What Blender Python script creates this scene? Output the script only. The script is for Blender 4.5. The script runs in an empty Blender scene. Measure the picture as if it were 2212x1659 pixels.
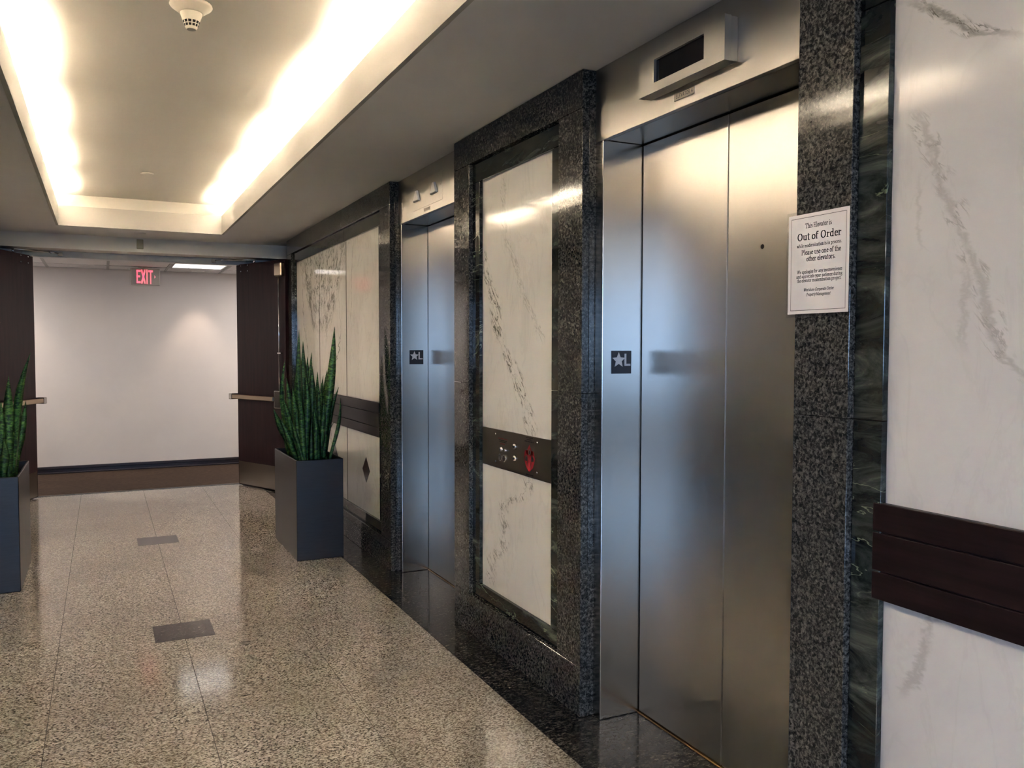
import bpy, math, random
from mathutils import Matrix, Vector

scene = bpy.context.scene
COL = scene.collection

# ------------------------------------------------------------------ camera
F_PX, YAW, PITCH, ROLL, CAM_H = 1806.1, 0.4548, -0.0422, 0.0015, 1.406
fw = Vector((math.sin(YAW) * math.cos(PITCH), math.cos(YAW) * math.cos(PITCH), math.sin(PITCH)))
rt = Vector((math.cos(YAW), -math.sin(YAW), 0))
up = rt.cross(fw)
r2 = math.cos(ROLL) * rt + math.sin(ROLL) * up
u2 = -math.sin(ROLL) * rt + math.cos(ROLL) * up
cam = bpy.data.cameras.new('camera')
cam.sensor_width = 36.0
cam.lens = 36.0 * F_PX / 2212.0
cam.clip_start, cam.clip_end = 0.05, 200
camo = bpy.data.objects.new('camera', cam)
COL.objects.link(camo)
m = Matrix((r2, u2, -fw)).transposed().to_4x4()
m.translation = (0, 0, CAM_H)
camo.matrix_world = m
scene.camera = camo

# ------------------------------------------------------------------ world (plain daylight sky)
world = bpy.data.worlds.new('sky')
scene.world = world
world.use_nodes = True
bg = world.node_tree.nodes['Background']
bg.inputs['Color'].default_value = (0.37, 0.60, 1.0, 1)
bg.inputs['Strength'].default_value = 13.0

# ------------------------------------------------------------------ exposure
vs = scene.view_settings
vs.view_transform = 'Standard'
vs.look = 'None'
vs.gamma = 1.0
vs.exposure = 0.15
vs.use_curve_mapping = False
scene.cycles.use_denoising = True
scene.cycles.caustics_reflective = False
scene.cycles.caustics_refractive = False
scene.cycles.sample_clamp_indirect = 0.0
scene.cycles.max_bounces = 7
scene.cycles.diffuse_bounces = 4
scene.cycles.glossy_bounces = 4
scene.cycles.use_adaptive_sampling = True
scene.cycles.adaptive_threshold = 0.07
scene.cycles.transparent_max_bounces = 12

COVE_POWER = 305.0
COVE_COLOR = (1.0, 0.885, 0.735)
TROFFER_POWER = 1.8
LOBBY_FILL_POWER = 36.0

# window daylight portal at the lobby glazing (sampling aid for the sky light)
pl = bpy.data.lights.new('daylight_portal', 'AREA')
pl.shape = 'RECTANGLE'
pl.size, pl.size_y = 9.0, 1.6
pl.cycles.is_portal = True
plo = bpy.data.objects.new('daylight_portal', pl)
plo.location = (-2.6, -7.9, 1.64)
plo.rotation_euler = Vector((0, 1, 0)).to_track_quat('-Z', 'Z').to_euler()
COL.objects.link(plo)

# ------------------------------------------------------------------ dimensions (metres)
H = 2.44            # lobby ceiling
XG = 1.609          # face of the granite on the right wall
XJ = 1.666          # face of the steel frames
XD = 1.840          # face of the elevator doors
ZH = 2.173          # head of the elevator openings
XC = 0.335          # corridor centre line
XL = 2 * XC - XG    # left wall face

# ------------------------------------------------------------------ mesh helpers
WLOC = {}


class MB:
    def __init__(s):
        s.v, s.f = [], []

    def add(s, vs_, fs):
        o = len(s.v)
        s.v += [tuple(v) for v in vs_]
        s.f += [tuple(i + o for i in f) for f in fs]
        return s

    def box(s, x0, x1, y0, y1, z0, z1):
        return s.add([(x0, y0, z0), (x1, y0, z0), (x1, y1, z0), (x0, y1, z0),
                      (x0, y0, z1), (x1, y0, z1), (x1, y1, z1), (x0, y1, z1)],
                     [(3, 2, 1, 0), (4, 5, 6, 7), (0, 1, 5, 4), (1, 2, 6, 5), (2, 3, 7, 6), (3, 0, 4, 7)])

    def hexa(s, b, t):
        """bottom quad b and top quad t (same winding)"""
        return s.add(list(b) + list(t), [(3, 2, 1, 0), (4, 5, 6, 7), (0, 1, 5, 4), (1, 2, 6, 5), (2, 3, 7, 6), (3, 0, 4, 7)])

    def tube(s, a, b, r0, r1=None, n=12, caps=True):
        a, b = Vector(a), Vector(b)
        r1 = r0 if r1 is None else r1
        q = (b - a).to_track_quat('Z', 'Y')
        vs_, fs = [], []
        for (c, r) in ((a, r0), (b, r1)):
            for i in range(n):
                t = 2 * math.pi * i / n
                vs_.append(c + q @ Vector((r * math.cos(t), r * math.sin(t), 0)))
        for i in range(n):
            j = (i + 1) % n
            fs.append((i, j, n + j, n + i))
        if caps:
            fs += [tuple(range(n - 1, -1, -1)), tuple(range(n, 2 * n))]
        return s.add(vs_, fs)

    def lathe(s, c, axis, prof, n=24):
        """prof: (radius, distance along axis)"""
        q = Vector(axis).to_track_quat('Z', 'Y')
        c = Vector(c)
        vs_, fs = [], []
        for (r, h) in prof:
            for i in range(n):
                t = 2 * math.pi * i / n
                vs_.append(c + q @ Vector((r * math.cos(t), r * math.sin(t), h)))
        for k in range(len(prof) - 1):
            for i in range(n):
                j = (i + 1) % n
                fs.append((k * n + i, k * n + j, (k + 1) * n + j, (k + 1) * n + i))
        fs += [tuple(range(n - 1, -1, -1)), tuple(range((len(prof) - 1) * n, len(prof) * n))]
        return s.add(vs_, fs)

    def prism(s, pts, a, b, fn):
        """polygon pts (2D) swept from a to b; fn(p, h) -> 3D"""
        n = len(pts)
        vs_ = [fn(p, a) for p in pts] + [fn(p, b) for p in pts]
        fs = [tuple(range(n - 1, -1, -1)), tuple(range(n, 2 * n))]
        fs += [(i, (i + 1) % n, n + (i + 1) % n, n + i) for i in range(n)]
        return s.add(vs_, fs)

    def build(s, name, mat, parent=None, bevel=0.0, smooth=False, seg=1, fix=True):
        xs = [v[0] for v in s.v]; ys = [v[1] for v in s.v]; zs = [v[2] for v in s.v]
        c = Vector(((min(xs) + max(xs)) / 2, (min(ys) + max(ys)) / 2, min(zs)))
        me = bpy.data.meshes.new(name)
        me.from_pydata([Vector(v) - c for v in s.v], [], s.f)
        if fix:
            import bmesh
            bm = bmesh.new(); bm.from_mesh(me)
            bmesh.ops.recalc_face_normals(bm, faces=bm.faces)
            bm.to_mesh(me); bm.free()
        me.materials.append(mat)
        if smooth:
            for p in me.polygons:
                p.use_smooth = True
        o = bpy.data.objects.new(name, me)
        COL.objects.link(o)
        place(o, c, parent)
        if bevel:
            b = o.modifiers.new('bevel', 'BEVEL')
            b.width = bevel; b.segments = seg; b.limit_method = 'ANGLE'
        return o


def place(o, c, parent=None):
    c = Vector(c)
    WLOC[o] = c
    if parent is not None:
        o.parent = parent
        o.location = c - WLOC[parent]
    else:
        o.location = c


def share(src, c, parent=None, name=None):
    o = src.copy()
    if name:
        o.name = name
    COL.objects.link(o)
    place(o, c, parent)
    return o


def empty(name, loc):
    o = bpy.data.objects.new(name, None)
    o.empty_display_size = 0.1
    COL.objects.link(o)
    place(o, loc)
    return o


def tag(o, label, cat=None, group=None, kind=None):
    if label:
        o['label'] = label
    if cat:
        o['category'] = cat
    if group:
        o['group'] = group
    if kind:
        o['kind'] = kind
    return o


def struct(o, label=None):
    o['kind'] = 'structure'
    if label:
        o['label'] = label
    return o


def box(name, mat, x0, x1, y0, y1, z0, z1, parent=None, bevel=0.0, seg=1):
    return MB().box(x0, x1, y0, y1, z0, z1).build(name, mat, parent, bevel, seg=seg)


# ------------------------------------------------------------------ node helpers
class NT:
    def __init__(s, name):
        s.m = bpy.data.materials.new(name)
        s.m.use_nodes = True
        s.t = s.m.node_tree
        s.p = s.t.nodes['Principled BSDF']
        s.geo = None

    def n(s, typ, **kw):
        nd = s.t.nodes.new(typ)
        for k, v in kw.items():
            setattr(nd, k, v)
        return nd

    def put(s, sock, val):
        if isinstance(val, bpy.types.NodeSocket):
            s.t.links.new(val, sock)
        elif val is not None:
            if hasattr(sock.default_value, '__len__') and not hasattr(val, '__len__'):
                val = (val,) * len(sock.default_value)
            if hasattr(sock.default_value, '__len__') and len(sock.default_value) == 4 and len(val) == 3:
                val = tuple(val) + (1,)
            sock.default_value = val

    def pos(s):
        if s.geo is None:
            s.geo = s.n('ShaderNodeNewGeometry').outputs['Position']
        return s.geo

    def math(s, op, a, b=None, c=None, clamp=False):
        nd = s.n('ShaderNodeMath', operation=op, use_clamp=clamp)
        s.put(nd.inputs[0], a)
        if b is not None:
            s.put(nd.inputs[1], b)
        if c is not None:
            s.put(nd.inputs[2], c)
        return nd.outputs[0]

    def vec(s, v, scale=(1, 1, 1), loc=(0, 0, 0), rot=(0, 0, 0)):
        nd = s.n('ShaderNodeMapping')
        s.put(nd.inputs['Vector'], v)
        nd.inputs['Scale'].default_value = scale
        nd.inputs['Location'].default_value = loc
        nd.inputs['Rotation'].default_value = rot
        return nd.outputs[0]

    def noise(s, v, scale=5, detail=2, rough=0.5, dist=0.0, out='Fac', w=None):
        nd = s.n('ShaderNodeTexNoise')
        if w is not None:
            nd.noise_dimensions = '4D'
            nd.inputs['W'].default_value = w
        s.put(nd.inputs['Vector'], v)
        nd.inputs['Scale'].default_value = scale
        nd.inputs['Detail'].default_value = detail
        nd.inputs['Roughness'].default_value = rough
        nd.inputs['Distortion'].default_value = dist
        return nd.outputs[out]

    def voronoi(s, v, scale=5, out='Distance', feature='F1'):
        nd = s.n('ShaderNodeTexVoronoi', feature=feature)
        s.put(nd.inputs['Vector'], v)
        nd.inputs['Scale'].default_value = scale
        return nd.outputs[out]

    def ramp(s, f, stops, interp='LINEAR'):
        nd = s.n('ShaderNodeValToRGB')
        nd.color_ramp.interpolation = interp
        e = nd.color_ramp.elements
        while len(e) < len(stops):
            e.new(0.5)
        for el, (p, c) in zip(e, stops):
            el.position = p
            el.color = tuple(c) + (1,) if len(c) == 3 else c
        s.put(nd.inputs[0], f)
        return nd.outputs[0]

    def rng(s, v, a, b, c=0.0, d=1.0, smooth=True):
        nd = s.n('ShaderNodeMapRange', interpolation_type='SMOOTHSTEP' if smooth else 'LINEAR')
        for k, x in enumerate((v, a, b, c, d)):
            s.put(nd.inputs[k], x)
        return nd.outputs[0]

    def mix(s, f, a, b, mode='MIX'):
        nd = s.n('ShaderNodeMix', data_type='RGBA', blend_type=mode)
        s.put(nd.inputs[0], f)
        s.put(nd.inputs[6], a)
        s.put(nd.inputs[7], b)
        return nd.outputs[2]

    def sep(s, v):
        nd = s.n('ShaderNodeSeparateXYZ')
        s.put(nd.inputs[0], v)
        return nd.outputs

    def comb(s, x, y, z):
        nd = s.n('ShaderNodeCombineXYZ')
        for k, a in enumerate((x, y, z)):
            s.put(nd.inputs[k], a)
        return nd.outputs[0]

    def bump(s, h, strength=0.1, dist=0.01):
        nd = s.n('ShaderNodeBump')
        nd.inputs['Strength'].default_value = strength
        nd.inputs['Distance'].default_value = dist
        s.put(nd.inputs['Height'], h)
        s.put(s.p.inputs['Normal'], nd.outputs[0])

    def set(s, color=None, rough=None, metal=None, spec=None, coat=None, coat_rough=None, emit=None, estr=None, aniso=None):
        P = s.p.inputs
        for k, v in (('Base Color', color), ('Roughness', rough), ('Metallic', metal), ('Specular IOR Level', spec),
                     ('Coat Weight', coat), ('Coat Roughness', coat_rough), ('Emission Color', emit),
                     ('Emission Strength', estr), ('Anisotropic', aniso)):
            if v is not None:
                s.put(P[k], v)
        return s.m


M = {}


def plain(name, color, rough=0.5, metal=0.0, spec=0.5, var=0.06, scale=30.0, coat=None):
    t = NT(name)
    f = t.noise(t.pos(), scale, 3)
    c0 = tuple(c * (1 - var) for c in color)
    c1 = tuple(min(1, c * (1 + var)) for c in color)
    t.set(color=t.ramp(f, [(0.3, c0), (0.7, c1)]), rough=rough, metal=metal, spec=spec, coat=coat)
    M[name] = t.m
    return t.m


def emitter(name, color, strength):
    t = NT(name)
    t.set(color=(0.8, 0.8, 0.8), emit=color, estr=strength)
    M[name] = t.m
    return t.m


def granite(name, stops, scale=150.0, rough=0.07, stretch=(1, 1, 1), tint=None, spec=0.5):
    t = NT(name)
    p = t.vec(t.pos(), stretch)
    warp = t.noise(p, scale * 0.6, 2, out='Color')
    nd = t.n('ShaderNodeVectorMath', operation='MULTIPLY_ADD')
    t.put(nd.inputs[0], warp); nd.inputs[1].default_value = (0.012,) * 3; t.put(nd.inputs[2], p)
    cell = t.voronoi(nd.outputs[0], scale, 'Color')
    cv = t.sep(cell)[0]
    nz = t.noise(nd.outputs[0], scale * 0.62, 6, 0.72, 0.4)
    nz = t.rng(nz, 0.22, 0.78, 0.0, 1.0, False)
    f = t.math('ADD', t.math('MULTIPLY', cv, 0.2), t.math('MULTIPLY', nz, 0.8))
    col = t.ramp(f, stops)
    big = t.noise(t.pos(), 2.2, 2)
    col = t.mix(t.rng(big, 0.35, 0.7, 0.0, 0.22), col, tint or (0.03, 0.03, 0.03))
    t.set(color=col, rough=rough, spec=spec)
    M[name] = t.m
    return t.m


granite('granite_dark', [(0.30, (0.012, 0.012, 0.012)), (0.45, (0.032, 0.030, 0.028)), (0.57, (0.092, 0.087, 0.079)),
                         (0.72, (0.165, 0.157, 0.14)), (0.9, (0.25, 0.24, 0.215))], 165.0, 0.06, spec=0.38)
granite('granite_border', [(0.30, (0.01, 0.008, 0.007)), (0.5, (0.03, 0.026, 0.022)), (0.62, (0.09, 0.08, 0.068)),
                           (0.85, (0.2, 0.18, 0.15))], 150.0, 0.09, stretch=(0.6, 1, 1))


def floor_granite():
    t = NT('granite_floor')
    p = t.vec(t.pos(), (0.62, 1.0, 1.0), rot=(0, 0, 0.35))
    nz = t.noise(p, 185, 3, 0.6, 0.5)
    cell = t.sep(t.voronoi(p, 230, 'Color'))[0]
    f = t.math('ADD', t.math('MULTIPLY', nz, 0.75), t.math('MULTIPLY', cell, 0.28))
    col = t.ramp(f, [(0.36, (0.05, 0.04, 0.03)), (0.45, (0.195, 0.16, 0.125)), (0.53, (0.43, 0.375, 0.31)), (0.66, (0.68, 0.615, 0.53))])
    big = t.noise(t.pos(), 1.3, 3)
    col = t.mix(t.rng(big, 0.3, 0.7, 0.0, 0.28), col, (0.22, 0.17, 0.125))
    oi = t.n('ShaderNodeObjectInfo').outputs['Random']
    col = t.mix(t.math('MULTIPLY', oi, 0.10), col, (0.18, 0.15, 0.12))
    # sparse dark streaks in the stone
    q = t.vec(t.pos(), (7, 38, 1), rot=(0, 0, 0.25))
    st = t.noise(q, 1.0, 1)
    col = t.mix(t.rng(st, 0.765, 0.79, 0.0, 0.8), col, (0.03, 0.022, 0.018))
    t.set(color=col, rough=0.11, spec=0.8)
    M['granite_floor'] = t.m


floor_granite()
granite('granite_inset', [(0.30, (0.02, 0.015, 0.014)), (0.5, (0.065, 0.052, 0.048)), (0.68, (0.13, 0.105, 0.1)), (0.9, (0.2, 0.17, 0.16))], 120, 0.09)


def green_marble():
    t = NT('marble_green')
    p = t.vec(t.pos(), (5, 3.0, 9.0), rot=(-0.75, 0, 0))
    n0 = t.noise(p, 1.3, 8, 0.68, 1.0)
    base = t.ramp(n0, [(0.34, (0.004, 0.005, 0.005)), (0.47, (0.014, 0.017, 0.016)), (0.58, (0.045, 0.053, 0.048)), (0.70, (0.12, 0.14, 0.115))])
    n1 = t.noise(p, 0.8, 4, 0.55, 1.4)
    vein = t.rng(t.math('ABSOLUTE', t.math('SUBTRACT', n1, 0.5)), 0.0, 0.010, 1.0, 0.0)
    patch = t.rng(t.noise(p, 0.55, 2), 0.50, 0.62)
    col = t.mix(t.math('MULTIPLY', vein, patch), base, (0.22, 0.26, 0.18))
    blob = t.rng(t.noise(t.vec(t.pos(), (9, 6, 11), rot=(-0.6, 0, 0)), 1.0, 5, 0.62, 1.5), 0.665, 0.71, 0, 0.75)
    col = t.mix(blob, col, (0.20, 0.245, 0.15))
    t.set(color=col, rough=0.06, spec=0.38)
    M['marble_green'] = t.m


green_marble()


def white_marble(name, veins, base=(0.68, 0.65, 0.61), fan=None, faint=0.07):
    """veins: dict(pts=[(z, y)...], w, amp, freq, s, strands)"""
    t = NT(name)
    P = t.pos()
    x, y, z = t.sep(P)
    cloud = t.noise(t.vec(P, (1, 2.0, 1.1)), 1.5, 4, 0.55)
    col = t.ramp(cloud, [(0.3, tuple(c * 0.93 for c in base)), (0.7, tuple(min(1, c * 1.04) for c in base))])
    dark = None
    seed = 0
    for v in veins:
        pts = sorted(v['pts'])
        ys = [q[1] for q in pts]
        y0, y1 = min(ys) - 0.02, max(ys) + 0.02
        fc = t.n('ShaderNodeFloatCurve')
        cv = fc.mapping.curves[0]
        pz = [(q[0] / 2.44, (q[1] - y0) / (y1 - y0)) for q in pts]
        cv.points[0].location = pz[0]
        cv.points[1].location = pz[-1]
        for q in pz[1:-1]:
            cv.points.new(*q)
        for q in cv.points:
            q.handle_type = 'AUTO_CLAMPED'
        fc.mapping.update()
        t.put(fc.inputs['Value'], t.math('MULTIPLY', z, 1 / 2.44))
        yc = t.math('MULTIPLY_ADD', fc.outputs[0], y1 - y0, y0)
        win = t.math('MULTIPLY', t.rng(z, pts[0][0] - 0.02, pts[0][0] + 0.05), t.rng(z, pts[-1][0] - 0.05, pts[-1][0] + 0.02, 1, 0))
        if v.get('hatch'):
            seed += 2.1
            hw, hs = v['hatch']
            wob = t.noise(t.comb(seed, 0.0, t.math('MULTIPLY', z, 9.0)), 1.0, 2)
            de = t.math('ABSOLUTE', t.math('ADD', t.math('SUBTRACT', y, yc), t.math('MULTIPLY', t.math('SUBTRACT', wob, 0.5), hw * 1.2)))
            env = t.math('MULTIPLY', t.rng(de, hw * 0.45, hw, 1, 0), win)
            pa = t.math('ADD', t.math('MULTIPLY', y, 0.76 * 42), t.math('MULTIPLY', z, -0.65 * 42))
            al = t.math('ADD', t.math('MULTIPLY', y, 0.65 * 9), t.math('MULTIPLY', z, 0.76 * 9))
            hn = t.noise(t.comb(pa, al, seed), 1.0, 4, 0.62, 0.35)
            hl_ = t.rng(t.math('ABSOLUTE', t.math('SUBTRACT', hn, 0.5)), 0.0, 0.055, 1, 0)
            hb = t.rng(t.noise(t.comb(t.math('MULTIPLY', y, 16), t.math('MULTIPLY', z, 16), seed + 4), 1.0, 2), 0.42, 0.56)
            ln = t.math('MULTIPLY', t.math('MULTIPLY', hl_, hb), t.math('MULTIPLY', env, hs))
            dark = ln if dark is None else t.math('MAXIMUM', dark, ln)
        for k in range(v.get('strands', 1)):
            seed += 1.37
            fq = v.get('freq', 20)
            nz = t.noise(t.comb(seed, t.math('MULTIPLY', y, fq * 0.35), t.math('MULTIPLY', z, fq)), 1.0, v.get('det', 4), 0.6)
            nl = t.noise(t.comb(seed + 9, t.math('MULTIPLY', y, 1.0), t.math('MULTIPLY', z, 3.0)), 1.0, 1)
            d = t.math('SUBTRACT', y, yc)
            d = t.math('ADD', d, t.math('MULTIPLY', t.math('SUBTRACT', nz, 0.5), v.get('amp', 0.08)))
            d = t.math('ADD', d, t.math('MULTIPLY', t.math('SUBTRACT', nl, 0.5), v.get('spread', 0.06)))
            ln = t.rng(t.math('ABSOLUTE', d), 0.0, v.get('w', 0.006), 1, 0)
            brk = t.rng(t.noise(t.comb(seed + 3, t.math('MULTIPLY', y, 30), t.math('MULTIPLY', z, 22)), 1.0, 2), 0.34, 0.52, 0.35, 1)
            ln = t.math('MULTIPLY', t.math('MULTIPLY', ln, brk), t.math('MULTIPLY', win, v.get('s', 0.6)))
            dark = ln if dark is None else t.math('MAXIMUM', dark, ln)
    if fan:
        yf, zf, zt, half, k = fan
        wdt = t.math('MULTIPLY_ADD', t.math('SUBTRACT', z, zf), k, half)
        tt = t.math('DIVIDE', t.math('SUBTRACT', y, yf), wdt)
        body = t.math('MULTIPLY', t.rng(t.math('ABSOLUTE', tt), 0.75, 1.1, 1, 0), t.math('MULTIPLY', t.rng(z, zf - 0.1, zf + 0.25), t.rng(z, zt, zt + 0.2, 1, 0)))
        for sd, fr in ((0.0, 3.0), (5.0, 4.6), (11.0, 6.4), (17.0, 8.0)):
            nn = t.noise(t.comb(t.math('MULTIPLY', tt, fr), t.math('MULTIPLY', z, 3.2), sd), 1.0, 6, 0.66, 0.3)
            ln = t.rng(t.math('ABSOLUTE', t.math('SUBTRACT', nn, 0.5)), 0.0, 0.03, 1, 0)
            br = t.rng(t.noise(t.comb(t.math('MULTIPLY', y, 9), t.math('MULTIPLY', z, 7), sd + 2), 1.0, 3), 0.45, 0.58)
            ln = t.math('MULTIPLY', t.math('MULTIPLY', ln, br), t.math('MULTIPLY', body, 0.85))
            dark = ln if dark is None else t.math('MAXIMUM', dark, ln)
    # faint overall veining
    nn = t.noise(t.vec(P, (1, 4.0, 1.6), rot=(0.5, 0, 0)), 1.6, 5, 0.6, 0.8)
    fv = t.rng(t.math('ABSOLUTE', t.math('SUBTRACT', nn, 0.5)), 0.0, 0.03, faint, 0)
    dark = fv if dark is None else t.math('MAXIMUM', dark, fv)
    col = t.mix(dark, col, (0.09, 0.085, 0.06))
    t.set(color=col, rough=0.07, spec=0.28)
    M[name] = t.m


white_marble('marble_white', [])
white_marble('marble_far', [
    dict(pts=[(1.31, 7.51), (1.45, 7.56), (1.64, 7.67), (1.94, 7.71), (2.2, 7.6)], w=0.015, amp=0.16, freq=14, s=0.6),
    dict(pts=[(1.55, 7.30), (1.76, 7.38), (2.04, 7.56), (2.2, 7.6)], w=0.013, amp=0.14, freq=14, s=0.7, strands=2),
    dict(pts=[(1.10, 6.65), (1.25, 6.58), (1.40, 6.43), (1.53, 6.36)], w=0.016, amp=0.22, freq=15, s=0.8),
    dict(pts=[(1.5, 6.36), (1.72, 6.40), (1.97, 6.5), (2.16, 6.6)], w=0.007, amp=0.12, freq=10, s=0.4),
    dict(pts=[(1.6, 6.07), (1.9, 6.05), (2.02, 6.03), (2.18, 5.99)], w=0.012, amp=0.10, freq=10, s=0.45),
    dict(pts=[(1.1, 5.75), (1.3, 5.66), (1.55, 5.45), (1.7, 5.38)], w=0.006, amp=0.10, freq=9, s=0.22),
    dict(pts=[(0.30, 6.7), (0.5, 6.62), (0.7, 6.68), (0.82, 6.64)], w=0.014, amp=0.14, freq=14, s=0.6),
], fan=(6.98, 1.45, 2.12, 0.20, 0.95), base=(0.775, 0.745, 0.695), faint=0.10)
white_marble('marble_mid', [
    dict(pts=[(1.43, 3.06), (1.51, 3.125), (1.63, 3.256), (1.80, 3.347), (1.89, 3.42), (1.98, 3.443), (2.2, 3.46)], w=0.010, amp=0.11, freq=24, s=0.2, strands=1, spread=0.03, det=2, hatch=(0.045, 0.38)),
    dict(pts=[(1.02, 3.165), (1.113, 3.20), (1.21, 3.276), (1.31, 3.346), (1.39, 3.442), (1.52, 3.517), (1.63, 3.568), (1.72, 3.64), (1.89, 3.70)], w=0.006, amp=0.16, freq=30, s=0.4, strands=1, spread=0.05, hatch=(0.075, 0.95)),
    dict(pts=[(0.27, 3.60), (0.331, 3.592), (0.432, 3.54), (0.567, 3.44), (0.643, 3.46), (0.728, 3.343), (0.81, 3.21), (0.86, 3.2)], w=0.006, amp=0.22, freq=24, s=0.45, strands=1, spread=0.06, hatch=(0.075, 0.7)),
    dict(pts=[(1.75, 3.4), (1.78, 3.25), (1.82, 3.1)], w=0.003, amp=0.03, freq=20, s=0.25),
], base=(0.77, 0.745, 0.70))
white_marble('marble_near', [
    dict(pts=[(2.03, 1.08), (2.05, 1.12), (2.06, 1.165), (2.107, 1.219), (2.15, 1.276), (2.19, 1.335)], w=0.018, amp=0.06, freq=60, s=0.6, strands=3, spread=0.025, hatch=(0.04, 0.9)),
    dict(pts=[(1.33, 1.02), (1.42, 1.107), (1.555, 1.146), (1.656, 1.186), (1.76, 1.232), (1.86, 1.268), (1.94, 1.30)], w=0.014, amp=0.06, freq=45, s=0.26, strands=2, spread=0.03, hatch=(0.04, 0.4)),
    dict(pts=[(1.40, 1.17), (1.52, 1.18), (1.6, 1.17)], w=0.015, amp=0.08, freq=50, s=0.18, strands=2),
    dict(pts=[(1.62, 1.25), (1.7, 1.29), (1.8, 1.29)], w=0.008, amp=0.05, freq=40, s=0.16),
    dict(pts=[(0.60, 1.31), (0.72, 1.255), (0.80, 1.24), (0.85, 1.2)], w=0.02, amp=0.08, freq=55, s=0.28, strands=2, spread=0.03),
], base=(0.68, 0.655, 0.635), faint=0.04)


def steel(name, color=(0.53, 0.505, 0.475), rough=0.24, wave=0.0, aniso=-0.45):
    """brushed sheet: vertical grain, so reflections spread sideways"""
    t = NT(name)
    P = t.pos()
    gl = t.n('ShaderNodeBsdfAnisotropic', distribution='BECKMANN')
    big = t.noise(t.vec(P, (2, 2, 0.8)), 1.0, 2)
    t.put(gl.inputs['Color'], t.mix(t.rng(big, 0.3, 0.7, 0, 0.08), color, tuple(c * 0.8 for c in color)))
    t.put(gl.inputs['Roughness'], rough)
    t.put(gl.inputs['Anisotropy'], aniso)
    if aniso:
        cr = t.n('ShaderNodeVectorMath', operation='CROSS_PRODUCT')
        nm = t.n('ShaderNodeNewGeometry')
        t.put(cr.inputs[0], nm.outputs['True Normal'])
        cr.inputs[1].default_value = (0.0, 0.02, 1.0)
        t.put(gl.inputs['Tangent'], cr.outputs[0])
    if wave:
        h = t.noise(t.vec(P, (1.0, 1.6, 0.9)), 1.6, 1)
        nd = t.n('ShaderNodeBump')
        nd.inputs['Strength'].default_value = 1.0
        nd.inputs['Distance'].default_value = wave
        t.put(nd.inputs['Height'], h)
        t.put(gl.inputs['Normal'], nd.outputs[0])
    t.t.links.new(gl.outputs[0], t.t.nodes['Material Output'].inputs['Surface'])
    M[name] = t.m


steel('steel_brushed', (0.51, 0.485, 0.455), rough=0.335, wave=0.007)
steel('steel_frame', rough=0.26)
steel('steel_header', rough=0.345, aniso=-0.3)
steel('steel_dark', (0.33, 0.30, 0.265), 0.34)
steel('steel_bronze', (0.42, 0.34, 0.25), 0.3)
steel('chrome', (0.75, 0.75, 0.75), 0.12, aniso=0)
plain('steel_box', (0.52, 0.50, 0.47), 0.38, 0.85, var=0.02)
plain('bronze_sill', (0.30, 0.17, 0.07), 0.3, 0.9)

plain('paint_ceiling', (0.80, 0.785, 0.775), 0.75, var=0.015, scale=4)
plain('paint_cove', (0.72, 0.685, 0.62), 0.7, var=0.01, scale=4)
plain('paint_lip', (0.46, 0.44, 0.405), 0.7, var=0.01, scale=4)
plain('cove_side_dark', (0.30, 0.28, 0.25), 0.9, var=0.05, scale=8)  # pocket sides darkened so less lamp light bounces onto the raised ceiling
plain('paint_beam', (0.78, 0.76, 0.74), 0.7, var=0.015, scale=4)
plain('paint_frame', (0.50, 0.51, 0.52), 0.4, var=0.02)
plain('paint_hall', (0.66, 0.605, 0.575), 0.8, var=0.02, scale=3)
plain('paint_lobby', (0.26, 0.25, 0.24), 0.8, var=0.02, scale=3)
plain('tile_acoustic', (0.62, 0.60, 0.59), 0.9, var=0.05, scale=160)
plain('tee_grid', (0.28, 0.27, 0.26), 0.5)
plain('grout', (0.035, 0.028, 0.022), 0.9)
plain('core_wall', (0.05, 0.05, 0.05), 0.9)
plain('black_void', (0.004, 0.004, 0.004), 0.8)
plain('inlay_black', (0.012, 0.013, 0.016), 0.12)
plain('plaque_black', (0.012, 0.012, 0.02), 0.35)
plain('plaque_white', (0.92, 0.92, 0.95), 0.5, var=0.02)
plain('glass_black', (0.004, 0.003, 0.004), 0.08)
plain('glass_smoke', (0.012, 0.008, 0.009), 0.14)
plain('lens_white', (0.88, 0.85, 0.83), 0.45, var=0.02)
plain('paper', (0.82, 0.785, 0.79), 0.28, var=0.012, scale=12)
plain('ink', (0.012, 0.012, 0.02), 0.5)
plain('red_print', (0.42, 0.012, 0.02), 0.45)
plain('plastic_cream', (0.72, 0.66, 0.56), 0.45, var=0.02)
plain('dark_hole', (0.008, 0.004, 0.003), 0.7)
plain('beige_plate', (0.37, 0.335, 0.245), 0.5)
plain('base_vinyl', (0.022, 0.016, 0.02), 0.3)
plain('soil', (0.012, 0.011, 0.009), 0.95, var=0.5, scale=120)
plain('sign_face', (0.42, 0.39, 0.34), 0.5, var=0.02)
plain('ground_outside', (0.06, 0.07, 0.05), 0.9, var=0.3, scale=2)
plain('hall_dark', (0.09, 0.085, 0.08), 0.12)


def wood(name, c0, c1, rough=0.35, stretch=(4, 90, 3), coat=None):
    t = NT(name)
    f = t.noise(t.vec(t.pos(), stretch), 1.0, 4, 0.6)
    t.set(color=t.ramp(f, [(0.3, c0), (0.7, c1)]), rough=rough, spec=0.16, coat=coat)
    M[name] = t.m


wood('wood_door', (0.018, 0.0055, 0.006), (0.034, 0.0105, 0.012), 0.48, (30, 30, 2.5))
wood('wood_rail', (0.010, 0.0055, 0.0055), (0.022, 0.012, 0.012), 0.36, (60, 3, 60))


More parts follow.
